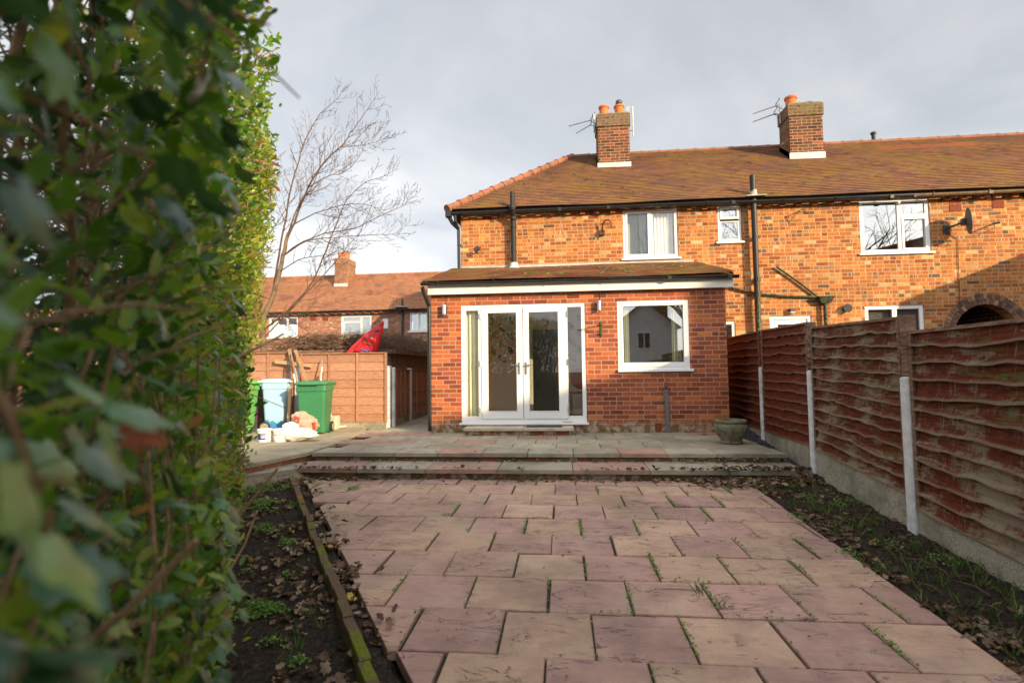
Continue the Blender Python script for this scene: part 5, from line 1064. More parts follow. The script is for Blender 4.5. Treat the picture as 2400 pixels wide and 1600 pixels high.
for pxs, ys, r0, r1 in [([(672, 560), (690, 520), (722, 440), (760, 380), (798, 345), (830, 300), (860, 258), (888, 214)], (14, 13.6), .06, .004),
    ([(640, 690), (650, 620), (668, 520), (682, 440), (700, 375), (715, 330), (750, 268), (790, 232), (806, 206)], (14, 14.5), .06, .004),
    ([(690, 525), (740, 500), (800, 482), (850, 478), (900, 492), (935, 476)], (14, 14.3), .032, .004), ([(664, 600), (700, 572), (760, 548), (830, 535), (900, 502), (948, 480), (956, 462)], (14, 13.4), .04, .004),
    ([(616, 775), (680, 722), (732, 660), (762, 590), (790, 520), (812, 470), (855, 430), (900, 412), (934, 395)], (14, 13.2), .05, .004), ([(620, 790), (700, 706), (760, 642), (805, 590), (845, 540), (875, 470)], (14, 13.5), .035, .005),
    ([(722, 440), (770, 412), (810, 402), (850, 355), (868, 296)], (13.9, 14.6), .028, .004), ([(622, 790), (606, 700), (600, 610), (618, 520), (640, 440), (660, 400)], (14, 14.6), .07, .006),
    ([(798, 345), (850, 340), (890, 330), (914, 315)], (13.7, 13.5), .016, .004), ([(664, 600), (720, 565), (790, 556), (880, 550), (930, 546), (965, 514)], (14, 14.8), .032, .004),
    ([(616, 760), (590, 680), (575, 600), (580, 520)], (14, 13.6), .05, .008), ([(676, 545), (700, 480), (735, 430), (760, 350), (790, 300)], (14, 13.2), .04, .004), ([(650, 640), (700, 610), (750, 600), (810, 590), (850, 560)], (14, 13), .03, .004),
    ([(616, 740), (650, 740), (700, 745), (745, 700)], (14, 13.6), .03, .005), ([(612, 720), (600, 640), (625, 560), (650, 520), (700, 450), (740, 400)], (14, 13.4), .04, .004)]: limb(b, pxs, ys, r0*.62, r1*.9)
obj('crown', b, 'twig', t_)
def bigtree(x, y, h, r, label, seed, wd=.0):
    random.seed(seed); t = thing('bare_tree', (x, y, -.1), label, 'tree'); b = MB(); b.tube([(x, y, -.1), (x+.1, y, h*.15), (x, y+.1, h*.3)], [r*1.3, r, r*.85], 10, caps=False); obj('trunk', b, 'bark', t, smooth=True)
    b = MB()
    for i in range(9): a = 2*PI*i/9+.3; branch(b, (x, y, h*(.2+.012*i)), (math.cos(a)*.75, math.sin(a)*.75, .8+.3*(i % 2)), h*.62, r*.5, 3, (0, 0, .25), 6, .016, .25, .75)
    obj('crown', b, 'bark', t)
bigtree(21, -25, 17, .4, 'large bare tree far behind the camera, reflected in the neighbour\'s upstairs window', 5); bigtree(11.5, -27, 15, .35, 'second bare tree behind the camera, reflected in the small upstairs window', 6)
random.seed(23)
# ================================================================ HOUSES AROUND
row = thing('terraced_house', (-12.5, 30, .2), 'row of brick terraced houses with an orange tiled roof far behind the tan fence', 'house', 'brick terraced houses')
YR = 30.; PX = lambda px, py, Y=YR: onY(px, py, Y)
def R4(px0, py0, px1, py1): a = PX(px0, py0); c = PX(px1, py1); return (a[0], c[0], c[2], a[2])
fw = [R4(629, 743, 697, 789), R4(800, 740, 871, 790), R4(961, 733, 1004, 775)]
mb = MB(); walls(mb, -34, -1, .2, 4.85, YR, .3, fw); 
for i in range(64): x = -33+i*.5; mb.box(x, x+.16, YR-.1, YR-.001, 4.70, 4.80)
obj('wall', mb, 'brick_far', row)
mb = MB(); courses(mb, (-34.2, 29.7, 4.9), (-.8, 29.7, 4.9), (-.8, 33.5, 7.62), (-34.2, 33.5, 7.62), 27, .03); mb.add([(-34.2, 37.3, 4.9), (-.8, 37.3, 4.9), (-.8, 33.5, 7.62), (-34.2, 33.5, 7.62)], [(0, 3, 2, 1)])
r3 = obj('roof', mb, 'tile_far', row); mb = MB(); ridgeline(mb, (-34.2, 33.5, 7.64), (-.8, 33.5, 7.64), .10); obj('ridge_tiles', mb, 'tile_far', r3)
ca_ = onY(782, 660, 32.3); cb_ = onY(812, 655, 32.3); ct = onY(790, 606, 32.3)
chimney(r3, ca_[0], cb_[0], 32.3, 33.6, 6.8, ct[2]-.35, ct[2]-.0, [(ca_[0]+.25, 32.6, .14, .42, 0), (ca_[0]+.55, 33.0, .15, .42, 0), (ca_[0]+.62, 32.55, .15, .45, 0)], (6.74, 6.95), 'brick_stack')
for (h, cells, drape) in ((fw[0], (.62,), 'net'), (fw[1], (.66,), 'blind'), (fw[2], (.5,), 'blind')):
    b = MB(); frame(b, *h, .09, YR+.03, YR+.12); xm = h[0]+(h[1]-h[0])*cells[0]; b.box(xm-.04, xm+.04, YR+.031, YR+.12, h[2]+.09, h[3]-.09)
    if h is fw[1]: b.box(h[0]+.09, xm-.04, YR+.031, YR+.12, h[3]-.42, h[3]-.34)
    w_ = obj('window', b, 'upvc', row); pane('pane', h[0]+.09, h[1]-.09, h[2]+.09, h[3]-.09, YR+.08, 'glass_up' if h is not fw[0] else 'glass', w_); b = MB(); b.box(h[0]-.1, h[1]+.1, YR-.08, YR+.029, h[2]-.08, h[2]-.0); obj('sill', b, 'upvc', w_)
    b = MB(); curtain(b, h[0]+.1, (h[0]+.45 if h is fw[0] else h[1]-.1), h[2]+.1, h[3]-.1, YR+.3, 4, .03); obj('curtain', b, drape, w_)
pipe('soil_pipe', row, [(PX(945, 700)[0], YR-.1, PX(945, 702)[2]), (PX(945, 700)[0], YR-.1, .3)], .065, 'black', 8); b = MB(); q = PX(945, 727); b.box(q[0]-.38, q[0]+.38, YR-.5, YR-.1, 5.0, 5.06); obj('pipe_flashing', b, 'lead', row)
gutter('gutter', -34, PX(748, 735)[0], YR-.38, 4.86, 4.86, 'mosspipe', row, .08, 1.); gutter('gutter', PX(748, 735)[0], -1, YR-.38, 4.86, 4.84, 'black', row, .08, 1.)
b = MB(); q = PX(905, 759); b.box(q[0]-.17, q[0]+.17, YR-.12, YR-.001, q[2]-.3, q[2]+.3); obj('alarm_box', b, 'upvc', row, bevel=.03)
for px_ in (733, 762): q = PX(px_, 746); b = MB(); b.box(q[0]-.18, q[0]+.18, YR-.01, YR+.02, q[2]-.14, q[2]+.14); obj('air_brick', b, 'air', row)
row.rotation_euler = (0, 0, math.radians(-1.0))
def gable(name, x0, x1, y0, y1, ze, zr, wall, roofm, label, wins=(), base=-.11, stack=None):
    t = thing(name, ((x0+x1)/2, (y0+y1)/2, base), label, 'house'); xm = (x0+x1)/2; b = MB()
    b.add([(x0, y1, base), (x1, y1, base), (x1, y1, ze), (xm, y1, zr), (x0, y1, ze), (x0, y0, base), (x1, y0, base), (x1, y0, ze), (xm, y0, zr), (x0, y0, ze)], [(0, 1, 2, 3, 4), (9, 8, 7, 6, 5), (0, 4, 9, 5), (1, 6, 7, 2)]); obj('wall', b, wall, t)
    b = MB(); k = .3; s = (zr-ze)/(xm-x0)
    for sg in (-1, 1):
        xe = xm+sg*(xm-x0+k); zz = ze-k*s; b.add([(xm, y0-k, zr), (xe, y0-k, zz), (xe, y1+k, zz), (xm, y1+k, zr), (xm, y0-k, zr+.12), (xe, y0-k, zz+.12), (xe, y1+k, zz+.12), (xm, y1+k, zr+.12)], [(0, 1, 2, 3), (7, 6, 5, 4), (1, 5, 6, 2), (0, 4, 5, 1), (3, 2, 6, 7)])
    obj('roof', b, roofm, t)
    for (a, c, d, e, yy) in wins:
        b = MB(); frame(b, a, c, d, e, .09, yy, yy+.06); b.box((a+c)/2-.04, (a+c)/2+.04, yy, yy+.06, d+.09, e-.09); w_ = obj('window', b, 'upvc', t); b = MB(); b.box(a+.05, c-.05, yy+.01, yy+.03, d+.05, e-.05); obj('pane', b, 'dark', w_)
    if stack: b = MB(); b.box(*stack); obj('chimney', b, 'brick_chim', t)
    return t
gable('rendered_house', 4.6, 10.2, -40, -30, 5.1, 7.35, 'render', 'tile', 'white rendered gable house behind the camera, reflected in the kitchen window', [(6.7, 7.9, 3.1, 4.6, -30)], stack=(9.6, 10.7, -38, -36.5, 5, 9.0))
gable('shading_house', 10.3, 27.3, -17, -6, 5.73, 7.78, 'brick_far', 'tile', 'large unseen brick house added behind and right of the camera to shade the garden', stack=(19.6, 20.15, -6.95, -6.35, 7, 9.45))  # added shade caster out of view, outline fitted to the shadow edge
gable('shading_house', 6.9, 10.28, -13, -6, 5.25, 5.35, 'brick_far', 'tile', 'low roofed brick wing added left of the large unseen brick house to shade the hedge')  # added wing, never in view, keeps the sun off the lower hedge
gable('shading_house', -3.9, 3.7, 22, 34, 5.6, 9.3, 'brick_far', 'tile', 'gabled brick house hidden behind the terrace, added only to shade the far row')  # invented house, unseen, there only for its shadow on the far row
b = MB(); b.box(10.5, 14, 7.6, W2-.01, -.11, 4.03); tag(obj('neighbour_extension', b, 'brick_old'), 'flat roofed brick rear extension beyond the right edge of the view', 'house')
# ================================================================ SCATTERED LEAVES (numpy)
def T(vs, fs, vein=None): return np.array(vs, float), np.array(fs, int), np.array(vein if vein is not None else [0]*len(vs), float)
# privet: folded ellipse along +x, normal +z, length 1
PRIV = T([(0, 0, 0), (.35, 0, -.02), (.7, 0, -.03), (1, 0, -.10), (.2, .17, .03), (.55, .23, .04), (.85, .12, 0), (.2, -.17, .03), (.55, -.23, .04), (.85, -.12, 0)],
         [(0, 1, 4), (1, 5, 4), (1, 2, 5), (2, 6, 5), (2, 3, 6), (0, 7, 1), (1, 7, 8), (1, 8, 2), (2, 8, 9), (2, 9, 3)])
_iv = [(0, 0), (-.10, -.22), (.02, -.44), (.22, -.40), (.34, -.50), (.60, -.44), (.58, -.22), (1.0, 0), (.58, .22), (.60, .44), (.34, .50), (.22, .40), (.02, .44), (-.10, .22)]
IVY = T([(.12, 0, .03), (.45, 0, .02)]+[(x, y, -.10*abs(y)-.05*x*x+.03*math.sin(9*x+7*y)) for x, y in _iv], [(0, 2+i, 2+(i+1) % 14) for i in (13, 0, 1, 2, 3, 10, 11, 12)]+[(0, 6, 1), (1, 6, 7), (1, 7, 8), (1, 8, 9), (1, 9, 10), (1, 10, 11), (1, 11, 12), (1, 12, 0)], [1, 1]+[0]*14)
ROUND = T([(.5, 0, .0)]+[(.5-.5*math.cos(2*PI*i/6), .45*math.sin(2*PI*i/6), .06*math.cos(4*PI*i/6)) for i in range(6)], [(0, 1+i, 1+(i+1) % 6) for i in range(6)])
_dl = [(0, .03), (.1, .2), (.3, .24), (.28, .42), (.5, .36), (.7, .42), (.72, .22), (1, .06), (.95, -.1), (.74, -.2), (.72, -.42), (.5, -.3), (.3, -.45), (.28, -.2), (.1, -.18)]
DEAD = T([(.45, 0, -.10)]+[(x, y, .16*abs(y)+.16*(x-.5)**2+.07*math.sin(11*x+5*y)) for x, y in _dl], [(0, 1+i, 1+(i+1) % 15) for i in range(15)])
BLADE = T([(0, -.03, 0), (0, .03, 0), (.5, -.025, .04), (.5, .025, .04), (1, 0, -.08)], [(0, 2, 1), (1, 2, 3), (2, 4, 3)])
def scatter(name, tpl, Pn, Xd, Nd, size, mat, parent=None, rnd=None, loc=(0, 0, 0), jitter=.0, curl=None):
    V, Fc, vein = tpl; N = len(Pn); Xd = Xd/np.linalg.norm(Xd, axis=1, keepdims=True); Nd = Nd-Xd*np.sum(Xd*Nd, 1, keepdims=True); Nd /= np.linalg.norm(Nd, axis=1, keepdims=True)+1e-9; Yd = np.cross(Nd, Xd)
    tv = np.repeat(V[None], N, 0); 
    if curl is not None: tv = tv*np.stack([np.ones(N), rng.uniform(.7, 1.15, N), curl], 1)[:, None, :]
    w = Pn[:, None, :]+size[:, None, None]*(tv[:, :, :1]*Xd[:, None, :]+tv[:, :, 1:2]*Yd[:, None, :]+tv[:, :, 2:3]*Nd[:, None, :])-np.array(loc)
    k = len(V); f = (Fc[None]+(np.arange(N)*k)[:, None, None]).reshape(-1, 3); me = bpy.data.meshes.new(name)
    me.vertices.add(N*k); me.vertices.foreach_set('co', w.reshape(-1).astype(np.float32)); me.loops.add(len(f)*3); me.loops.foreach_set('vertex_index', f.reshape(-1).astype(np.int32))
    me.polygons.add(len(f)); me.polygons.foreach_set('loop_start', (np.arange(len(f))*3).astype(np.int32)); me.update(calc_edges=True)
    r = rng.random(N) if rnd is None else rnd
    me.attributes.new('rnd', 'FLOAT', 'FACE').data.foreach_set('value', np.repeat(r, len(Fc)).astype(np.float32)); me.attributes.new('vein', 'FLOAT', 'POINT').data.foreach_set('value', np.tile(vein, N).astype(np.float32))
    me.materials.append(M[mat]); me.polygons.foreach_set('use_smooth', [True]*len(f)); me.validate()
    ob = bpy.data.objects.new(name, me); COL.objects.link(ob); ob.parent = parent
    if parent is None: ob.location = loc
    return ob
# ---- hedge: face runs along HU, starts behind the camera; HN points into the hedge
az = math.radians(-30.3); HU = np.array([math.sin(az), math.cos(az), 0]); HN = np.array([-math.cos(az), math.sin(az), 0]); UP = np.array([0, 0, 1.])
hedge = thing('hedge', (-2.2, 3.4, -.05), 'tall overgrown privet hedge filling the left side, out of focus up close', 'hedge'); HL = np.array(hedge.location)
OFF = .20
def face_off(s, z):                                # bumpy face of the hedge
    return OFF+.05*np.sin(s*2.1+z*1.3)*np.minimum(1, s)+.04*np.sin(s*5.3-z*3.7)+.03*np.sin(z*6.1+s*9.)-.10*np.maximum(0, z-1.3)+.02*np.maximum(0, 1.0-z)*s*.5
def hpts(n, smin, smax, dfun, zmax=2.95, z0=0.0):
    s = rng.uniform(smin, smax, n); z = rng.uniform(z0, zmax, n); d = dfun(n); o = face_off(s, z)+d; P = HU*s[:, None]+HN*o[:, None]+UP*z[:, None]
    keep = np.linalg.norm(P-CAM, axis=1) > .30; return P[keep], s[keep], z[keep], d[keep]
def hedge_leaves(n, smin, smax, dfun, lo, hi, mt='privet'):
    P, s, z, d = hpts(n, smin, smax, dfun); far = np.linalg.norm(P-CAM, axis=1) > (.75 if mt == 'ivy' else .36); P, s, z, d = P[far], s[far], z[far], d[far]; N = len(P); clump = np.array([noise.noise(Vector(p*2.6)) for p in P]); keep = clump+rng.uniform(-.5, .5, N) > -.42; P, s, z, d = P[keep], s[keep], z[keep], d[keep]; N = len(P)
    X = -HN*rng.uniform(.0, 1.1, (N, 1))+HU*rng.normal(0, .6, (N, 1))+UP*rng.normal(.25, .6, (N, 1)); Nn = UP*rng.uniform(.2, 1.2, (N, 1))-HN*rng.uniform(.0, 1., (N, 1))+rng.normal(0, .45, (N, 3))
    cl = np.array([noise.noise(Vector(p*1.7+np.array([5., 0, 0]))) for p in P]); r = np.clip(rng.beta(2, 2.8, N)+cl*.4+.02*(z > 1.6)+.15*np.clip(s-1.2, 0, 1)-.10*(s < .8), 0, 1)  # sunlit look put into leaf colour: lighter along the far strip, darker nearby
    return scatter('leaves', PRIV, P, X, Nn, rng.uniform(lo, hi, N), mt, hedge, r if mt == 'privet' else r*.35, HL)
hedge_leaves(8000, -.7, 1.6, lambda n: np.abs(rng.normal(0, .13, n)), .030, .060)
hedge_leaves(15000, 1.2, 4.2, lambda n: np.abs(rng.normal(0, .11, n))-.01, .028, .056)
hedge_leaves(16000, 3.6, 6.9, lambda n: np.abs(rng.normal(0, .11, n))-.01, .028, .054)
hedge_leaves(17000, -.7, 6.8, lambda n: rng.uniform(.20, .75, n), .05, .085, 'ivy')  # inner leaves coloured dark to deepen the shade inside the hedge
def hstems():
    b = MB(); random.seed(3)
    def so(s, z, d): p = HU*s+HN*(float(face_off(np.array(s), np.array(z)))+d)+UP*z; return p
    for i in range(620):
        s = random.uniform(-.6, 6.8); z = random.uniform(0, 2.7); d = random.uniform(.10, .7); L = random.uniform(.2, .7); a = random.uniform(-1.1, 1.1); p = so(s, z, d); dr = HU*math.sin(a)+UP*math.cos(a)*random.choice((1, 1, -.3))-HN*random.uniform(-.3, .5); dr /= np.linalg.norm(dr)
        pts = [p]
        for k in range(4): dr = dr+np.array([random.uniform(-.3, .3) for _ in range(3)]); dr /= np.linalg.norm(dr); pts.append(pts[-1]+dr*L/4)
        if min(np.linalg.norm(q-CAM) for q in pts) < .38: continue
        r = random.uniform(.003, .010); b.tube(pts, [r, r*.9, r*.8, r*.6, r*.5], 6, caps=True)
    for i in range(1100):
        s = random.uniform(.0, 6.8); z = random.uniform(0, 2.7); p = so(s, z, random.uniform(.0, .14)); dr = -HN*random.uniform(.2, 1)+UP*random.uniform(-.1, 1)+HU*random.uniform(-.7, .7); dr /= np.linalg.norm(dr); L = random.uniform(.06, .20); pts = [p, p+dr*L*.5+UP*.01, p+dr*L]
        if min(np.linalg.norm(q-CAM) for q in pts) < .42: continue
        b.tube(pts, [.0034, .0027, .0016], 4, caps=False)
    for i in range(26): s = -.4+i*.28; b.tube([so(s, 0, .45), so(s+random.uniform(-.1, .1), .9, .45), so(s+random.uniform(-.2, .2), 1.8, .4), so(s+random.uniform(-.2, .2), 2.6, .4)], [.022, .018, .012, .006], 7)
    obj('stems', b, 'stem', hedge)
    b = MB()
    for i in range(5200):                         # dense twiggy heart of the hedge
        s = random.uniform(-.7, 6.9); z = random.uniform(0, 2.75); p = so(s, z, random.uniform(.28, .75)); dr = np.array([random.uniform(-1, 1) for _ in range(3)]); dr /= np.linalg.norm(dr); L = random.uniform(.12, .34)
        if np.linalg.norm(p-CAM) < .6: continue
        q = p+dr*L*.5+np.array([random.uniform(-.03, .03) for _ in range(3)]); b.tube([p, q, p+dr*L], [.004, .0035, .002], 3, caps=False)
    obj('twigs', b, 'stem', hedge)
hstems()
# shoots that stick out on the silhouette
P, s, z, d = hpts(900, .8, 6.6, lambda n: rng.uniform(-.07, .0, n), 2.7, .2); N = len(P)
scatter('leaves', PRIV, P, UP*rng.uniform(.2, 1, (N, 1))-HN*rng.uniform(0, .9, (N, 1))+HU*rng.normal(0, .5, (N, 1)), rng.normal(0, 1, (N, 3))+UP*.6, rng.uniform(.026, .046, N), 'privet', hedge, None, HL)
ivy = thing('ivy', (-1.3, 2.0, -.03), 'dark glossy ivy with pale veins growing over the near lower face of the hedge', 'ivy'); IL = np.array(ivy.location)
def ivyset(n, smin, smax, zmax, lo, hi, ex=0., dmin=-.05):
    s = rng.uniform(smin, smax, n); z = rng.random(n)**1.25*zmax; o = face_off(s, z)+rng.uniform(dmin, .12, n)+ex; P = HU*s[:, None]+HN*o[:, None]+UP*z[:, None]
    keep = np.linalg.norm(P-CAM, axis=1) > .34; P = P[keep]; N = len(P); cl = np.array([noise.noise(Vector(p*2.2+np.array([0, 9., 0]))) for p in P])+rng.uniform(-.25, .25, N); P = P[cl > -.08]; N = len(P)
    return scatter('leaves', IVY, P, -UP*rng.uniform(.1, 1, (N, 1))-HN*rng.uniform(0, .8, (N, 1))+HU*rng.normal(0, .5, (N, 1)), -HN*rng.uniform(.5, 1.2, (N, 1))+UP*rng.uniform(.2, 1., (N, 1))+rng.normal(0, .3, (N, 3)), rng.uniform(lo, hi, N), 'ivy', ivy, None, IL)
ivyset(1500, -.3, 1.6, 1.75, .035, .070); ivyset(1200, 1.4, 4.0, 1.5, .035, .065); ivyset(500, 3.8, 6.6, 1.3, .03, .055); ivyset(60, .9, 2.4, 1.5, .04, .06, -.03)
b = MB(); random.seed(8)
for i in range(60):
    s0 = random.uniform(.2, 5.5); pts = []
    for k_ in range(8): z_ = .05+k_*.18; pts.append(HU*(s0+.12*math.sin(k_*1.1+i))+HN*(float(face_off(np.array(s0), np.array(z_)))+.03)+UP*z_)
    if min(np.linalg.norm(q-CAM) for q in pts) < .4: continue
    b.tube(pts, .003, 5, caps=False)
obj('stems', b, 'stem', ivy)
q = CAM+ray(325, 1000)/np.linalg.norm(ray(325, 1000))*.60; n1 = np.array([q-CAM])*-1
ol = scatter('dead_leaf', DEAD, np.array([q+[-.02, 0, 0]]), np.array([[.8, .2, -.35]]), n1+[[.1, 0, .3]], np.array([.045]), 'orangeleaf', None, None, tuple(q)); tag(ol, 'single curled orange brown dead leaf caught in the hedge', 'leaf')
# ---- weeds, grass, fallen leaves
def ground_z(x, y):
    if y > 6.74 and x < 2.66: return ZT+.008 if x > -3.33 else ZP
    if y > 6.2 and -3.2 < x < 2.73: return .13
    d = (x-EA[0])*EN[0]+(y-EA[1])*EN[1]
    if x < paveR(y)-.0 and d > .15: return .006
    return soilz(x, y)+.004
wp, ws = [], []
random.seed(31)
for (a, c) in joints:
    dn = noise.noise(Vector((a[0]*.9+3, a[1]*.9, 0)))*.8+.16*(1 if .0 < a[0] < 1.6 and 2.6 < a[1] < 5 else 0)+random.uniform(-.45, .3)
    vert = abs(a[0]-c[0]) < .02; n_ = int(max(0, dn+(.04 if vert else -.26))*120)
    x0c = random.random()*.6
    for _ in range(n_):
        t = min(1, max(0, random.gauss(x0c+.2, .22) if random.random() < .6 else random.random())); x, y = a[0]+(c[0]-a[0])*t+random.gauss(0, .006), a[1]+(c[1]-a[1])*t+random.gauss(0, .006)
        if (x-EA[0])*EN[0]+(y-EA[1])*EN[1] < .16 or x > paveR(y) or y > 6.18: continue
        wp.append((x, y, .002+random.random()**2*.022)); ws.append(random.uniform(.006, .016))
def cluster(cx, cy, r, n, hmax=.05, lo=.008, hi=.02):
    for _ in range(n):
        rr = r*random.random()**.7; a = random.uniform(0, 2*PI); x, y = cx+rr*math.cos(a), cy+rr*math.sin(a)*.8
        if noise.noise(Vector((x*6, y*6, 2.))) < -.12: continue
        wp.append((x, y, ground_z(x, y)+random.random()*hmax*(1-rr/r*.6))); ws.append(random.uniform(lo, hi))
for px_, py_, r, n in ((610, 1140, .33, 1900), (640, 1180, .25, 900), (600, 1180, .28, 1000), (620, 1235, .16, 420), (660, 1262, .12, 260), (590, 1420, .15, 700), (600, 1425, .11, 350), (650, 1420, .07, 150), (672, 1350, .05, 80), (575, 1330, .06, 90), (640, 1500, .08, 110), (700, 1545, .05, 60)):
    q = onZ(px_, py_, 0); cluster(q[0], q[1], r, n)
for px_, py_, r, n in ((1900, 1170, .2, 260), (1960, 1190, .2, 260), (1880, 1215, .14, 110), (2000, 1150, .12, 90), (2080, 1290, .12, 70), (2200, 1330, .16, 90), (1990, 1300, .1, 80)):
    q = onZ(px_, py_, 0); cluster(q[0], q[1], r, n)
for px_, py_, r, n in ((830, 1146, .07, 90), (950, 1138, .04, 30), (1047, 1206, .06, 60), (1640, 1015, .05, 40), (1250, 1020, .06, 50), (1122, 1020, .05, 40), (1298, 1020, .06, 50), (1375, 1022, .06, 50), (1233, 999, .05, 60), (1455, 1190, .03, 20)):
    q = onZ(px_, py_, ZT if py_ < 1060 else 0)
    cluster(q[0], min(q[1], 8.6 if py_ > 1005 else 8.9), r, n, .03)
wp = np.array(wp); N = len(wp); zz_ = rng.normal(0, 1, (N, 3)); zz_[:, 2] = np.abs(zz_[:, 2])*.5
tag(scatter('weeds', ROUND, wp, zz_, UP+rng.normal(0, .45, (N, 3)), np.array(ws), 'weed', None, None, (0, 3, 0)), kind='stuff')
gp_, gs, gd = [], [], []
def tuft(x, y, n, L):
    for _ in range(n):
        a = random.uniform(0, 2*PI); gp_.append((x+random.gauss(0, .012), y+random.gauss(0, .012), ground_z(x, y)-.004)); gs.append(L*random.uniform(.5, 1.1)); gd.append((math.cos(a)*random.uniform(.2, 1.0), math.sin(a)*random.uniform(.2, 1.0), random.uniform(.5, 1.1)))
for _ in range(480):
    y = random.uniform(1.6, 6.0); x = random.uniform(paveR(y)+.04, fenceX(y)-.05)
    if noise.noise(Vector((x*2.5, y*2.5, 7.)))+.25*(y < 4.6) > .03: tuft(x, y, random.randint(3, 10), random.uniform(.04, .11))
for px_, py_ in ((605, 1165), (690, 1470), (660, 1530), (700, 1500), (640, 1490), (1640, 1390), (1690, 1425), (750, 1460), (720, 1440)):
    q = onZ(px_, py_, 0); tuft(q[0], q[1], 16, .08)
for (px_, py_, z_) in ((1235, 1001, .35), (1640, 1014, ZT), (1254, 1021, ZT), (1122, 1020, ZT)):
    q = onZ(px_, py_, z_); 
    for _ in range(14): a = random.uniform(0, 2*PI); gp_.append((q[0], min(q[1], 8.62 if z_ < .3 else 8.75), z_)); gs.append(.07); gd.append((math.cos(a), math.sin(a), .35))
gp_ = np.array(gp_); N = len(gp_)
tag(scatter('grass', BLADE, gp_, np.array(gd), UP*.5+rng.normal(0, .5, (N, 3)), np.array(gs), 'grass', None, None, (0, 3, 0)), kind='stuff')
dp_, dsz = [], []
def dl(x, y, z, s): dp_.append((x, y, z)); dsz.append(s)
for _ in range(2100):                              # along the brick edging, both sides
    t = random.uniform(-.6, 4.9); off = random.choice([random.gauss(.10, .035), random.gauss(-.12, .10), random.gauss(-.2, .22)]); q = EA+EU*t+EN*off
    if noise.noise(Vector((q[0]*2.2, q[1]*2.2, 1.)))+random.uniform(-.3, .3) < -.02 or (off < -.05 and t > 3.6 and random.random() < .5): continue
    if abs(off) < .04: continue
    dl(q[0], q[1], ground_z(*q)+random.uniform(.0, .02), random.uniform(.03, .075))
for _ in range(700):                               # soil bed litter
    x = random.uniform(-4, -.3); y = random.uniform(1.2, 6.1); q = np.array([x, y]); 
    if (q-EA)@EN > -.05: continue
    dl(x, y, ground_z(x, y), random.uniform(.02, .055))
for _ in range(900):                               # against the lower riser
    x = random.uniform(-3.2, 2.8); y = 6.24-abs(random.gauss(0, .07)) ; 
    if random.random() > (.15+.85*max(0, (x-.2)/2.4) if x > -2.2 else .9): continue
    dl(x, y, ground_z(x, y)+random.uniform(0, .03)*(x > 1), random.uniform(.03, .065))
for _ in range(950): x = random.triangular(1.3, 2.85, 2.3); y = 6.22-abs(random.gauss(0, .17)); dl(x, y, ground_z(x, y)+random.uniform(0, .03), random.uniform(.035, .075))
for _ in range(520):                               # ledge under the terrace edge
    x = random.uniform(-3.1, 2.6); 
    if random.random() > (.28 if x < 1.4 else 1): continue
    dl(x, 6.70+random.uniform(-.05, .06)-(.05 if x > 1.4 else 0)*random.random(), .13+random.uniform(0, .05 if x > 1.4 else .01), random.uniform(.02, .05))
for _ in range(620):                               # right bed
    y = random.uniform(1.4, 6.1); x = random.choice([paveR(y)+abs(random.gauss(0, .10))+.02, random.uniform(paveR(y), fenceX(y)-.05)]); 
    if noise.noise(Vector((x*2, y*2, 5.))) < -.1 and y > 2.6: continue
    dl(min(x, fenceX(y)-.06), y, ground_z(x, y)+.004, random.uniform(.03, .07))
for _ in range(60): x = random.uniform(-3, 2.6); y = random.uniform(6.8, 8.9); dl(x, y, ZT+.006, random.uniform(.012, .03))
for _ in range(90): x = random.uniform(-1, 1.8); y = random.uniform(1.8, 6.); dl(x, y, .008, random.uniform(.010, .022)) if (np.array([x, y])-EA)@EN > .2 else None
for _ in range(90): dl(-3.6-random.random()*.9, 5.55+random.uniform(-.12, .35), .03+random.random()*.02, random.uniform(.03, .06))
dp_ = np.array(dp_); N = len(dp_); A_ = rng.uniform(0, 2*PI, N)
tag(scatter('fallen_leaves', DEAD, dp_+UP*.006, np.stack([np.cos(A_), np.sin(A_), rng.normal(0, .28, N)], 1), UP+rng.normal(0, .38, (N, 3)), np.array(dsz), 'deadleaf', None, None, (0, 3, 0), curl=rng.uniform(.6, 2.2, N)), kind='stuff')
# crumbs of soil and small stones
b = MB(); random.seed(6)
for _ in range(3600):
    left = random.random() < .5; y = 1.3+random.random()**1.4*4.8; x = random.uniform(-3.8, -.3) if left else random.uniform(paveR(y)+.01, fenceX(y)-.05)
    if left and (np.array([x, y])-EA)@EN > -.03: continue
    r = random.uniform(.004, .014)*(1.6 if random.random() < .06 else 1); z = ground_z(x, y)-.003; a = random.uniform(0, PI); c_, s_ = math.cos(a)*r, math.sin(a)*r; h_ = r*random.uniform(.5, .9)
    b.add([(x+c_, y+s_, z), (x-s_*.8, y+c_*.8, z+r*.1), (x-c_, y-s_, z), (x+s_*.9, y-c_*.9, z), (x+c_*.3, y+s_*.3, z+h_), (x-c_*.4, y, z+h_*.8)], [(0, 1, 4), (1, 5, 4), (1, 2, 5), (2, 3, 5), (3, 4, 5), (3, 0, 4)])
tag(obj('soil_crumbs', b, 'soil'), kind='stuff')
# twigs on the soil
b = MB(); random.seed(5)
for _ in range(260):
    left = random.random() < .5; y = random.uniform(1.4, 6.); x = random.uniform(-3.6, -.5) if left else random.uniform(paveR(y), fenceX(y)-.05)
    if left and (np.array([x, y])-EA)@EN > -.04: continue
    a = random.uniform(0, PI); L = random.uniform(.04, .22); z = ground_z(x, y)+.008; b.tube([(x, y, z), (x+math.cos(a)*L/2, y+math.sin(a)*L/2, z+.01), (x+math.cos(a+.2)*L, y+math.sin(a+.2)*L, z)], [.002, .003, .0015], 4, caps=False)
tag(obj('fallen_twigs', b, 'twig'), kind='stuff')
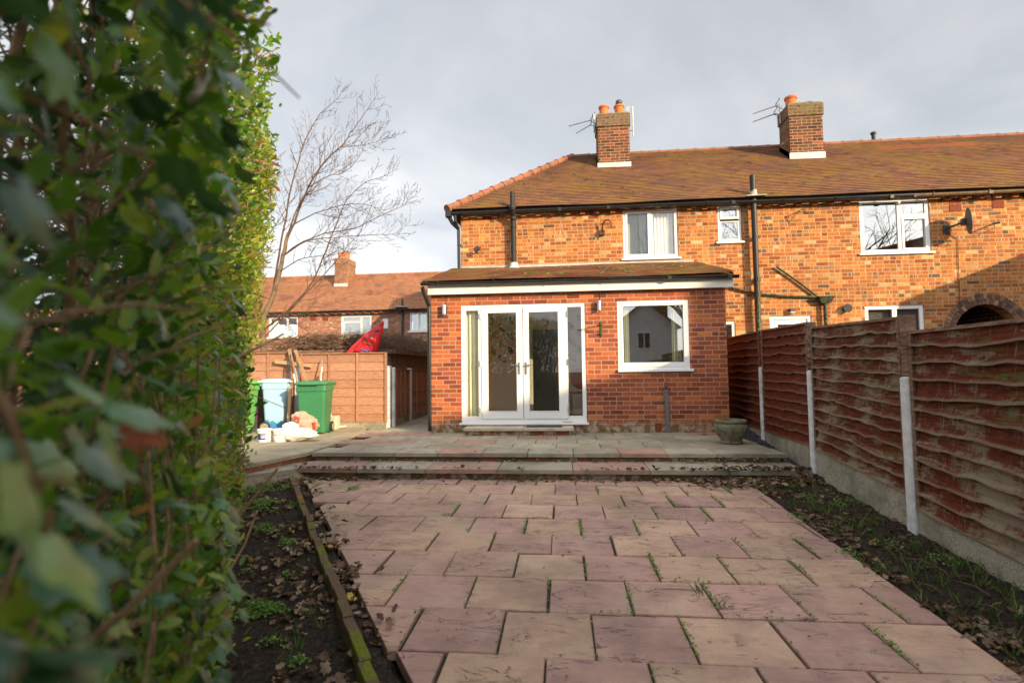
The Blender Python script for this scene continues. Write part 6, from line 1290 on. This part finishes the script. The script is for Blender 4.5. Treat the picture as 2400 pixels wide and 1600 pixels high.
# ================================================================ CAMERA, LIGHT, SKY
cd = bpy.data.cameras.new('camera'); cam = bpy.data.objects.new('camera', cd); COL.objects.link(cam); SC.camera = cam
cd.sensor_fit = 'HORIZONTAL'; cd.sensor_width = 36; cd.lens = 36*F/CW; cd.clip_start = .02; cd.clip_end = 2000
cam.matrix_world = Matrix(((_r[0], -_d[0], -_f[0], 0), (_r[1], -_d[1], -_f[1], 0), (_r[2], -_d[2], -_f[2], CAMH), (0, 0, 0, 1)))
cd.dof.use_dof = True; cd.dof.focus_distance = 5.0; cd.dof.aperture_fstop = 2.0
sd_ = np.array(SUN); sd_ = sd_/np.linalg.norm(sd_)
sl_ = bpy.data.lights.new('sun', 'SUN'); sl_.energy = 4.2; sl_.angle = math.radians(.6); sl_.color = (1.0, .765, .47); so_ = bpy.data.objects.new('sun', sl_); COL.objects.link(so_)
so_.rotation_euler = Vector(sd_).to_track_quat('Z', 'Y').to_euler(); so_.location = (20, -15, 12)
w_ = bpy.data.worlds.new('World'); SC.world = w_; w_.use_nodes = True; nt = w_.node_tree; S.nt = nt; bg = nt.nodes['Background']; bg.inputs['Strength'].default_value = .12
sk = nt.nodes.new('ShaderNodeTexSky'); sk.sky_type = 'NISHITA'; sk.sun_disc = False; sk.sun_elevation = math.asin(sd_[2]); sk.sun_rotation = math.atan2(sd_[0], sd_[1]); sk.dust_density = 2.
tcw = nt.nodes.new('ShaderNodeTexCoord'); D_ = S(tcw.outputs['Generated']); x, y, z = sep(D_); zz = z.mx(.0)+.22; u = x/zz; v = y/zz
cl = nz(comb(u, v*1.4, 0.), .9, 6, .55, .5); cl2 = nz(comb(u*.5, v*.35, 4.), 1.3, 5, .5)
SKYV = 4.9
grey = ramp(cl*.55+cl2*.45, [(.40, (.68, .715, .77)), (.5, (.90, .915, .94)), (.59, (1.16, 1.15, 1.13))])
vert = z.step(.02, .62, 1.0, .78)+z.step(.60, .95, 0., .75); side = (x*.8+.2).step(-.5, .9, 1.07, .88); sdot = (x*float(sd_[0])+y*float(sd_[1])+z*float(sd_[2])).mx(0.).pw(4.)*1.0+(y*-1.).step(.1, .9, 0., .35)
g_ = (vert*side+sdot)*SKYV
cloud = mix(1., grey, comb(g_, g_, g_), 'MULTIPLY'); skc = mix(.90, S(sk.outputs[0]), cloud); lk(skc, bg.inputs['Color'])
vs_ = SC.view_settings; SC.display_settings.display_device = 'sRGB'; vs_.view_transform = 'Standard'; vs_.look = 'None'; vs_.exposure = 0.92; vs_.gamma = 1
SC.render.engine = 'CYCLES'; SC.cycles.max_bounces = 8; SC.cycles.transparent_max_bounces = 12; SC.cycles.caustics_reflective = False; SC.cycles.caustics_refractive = False
bpy.context.view_layer.update()
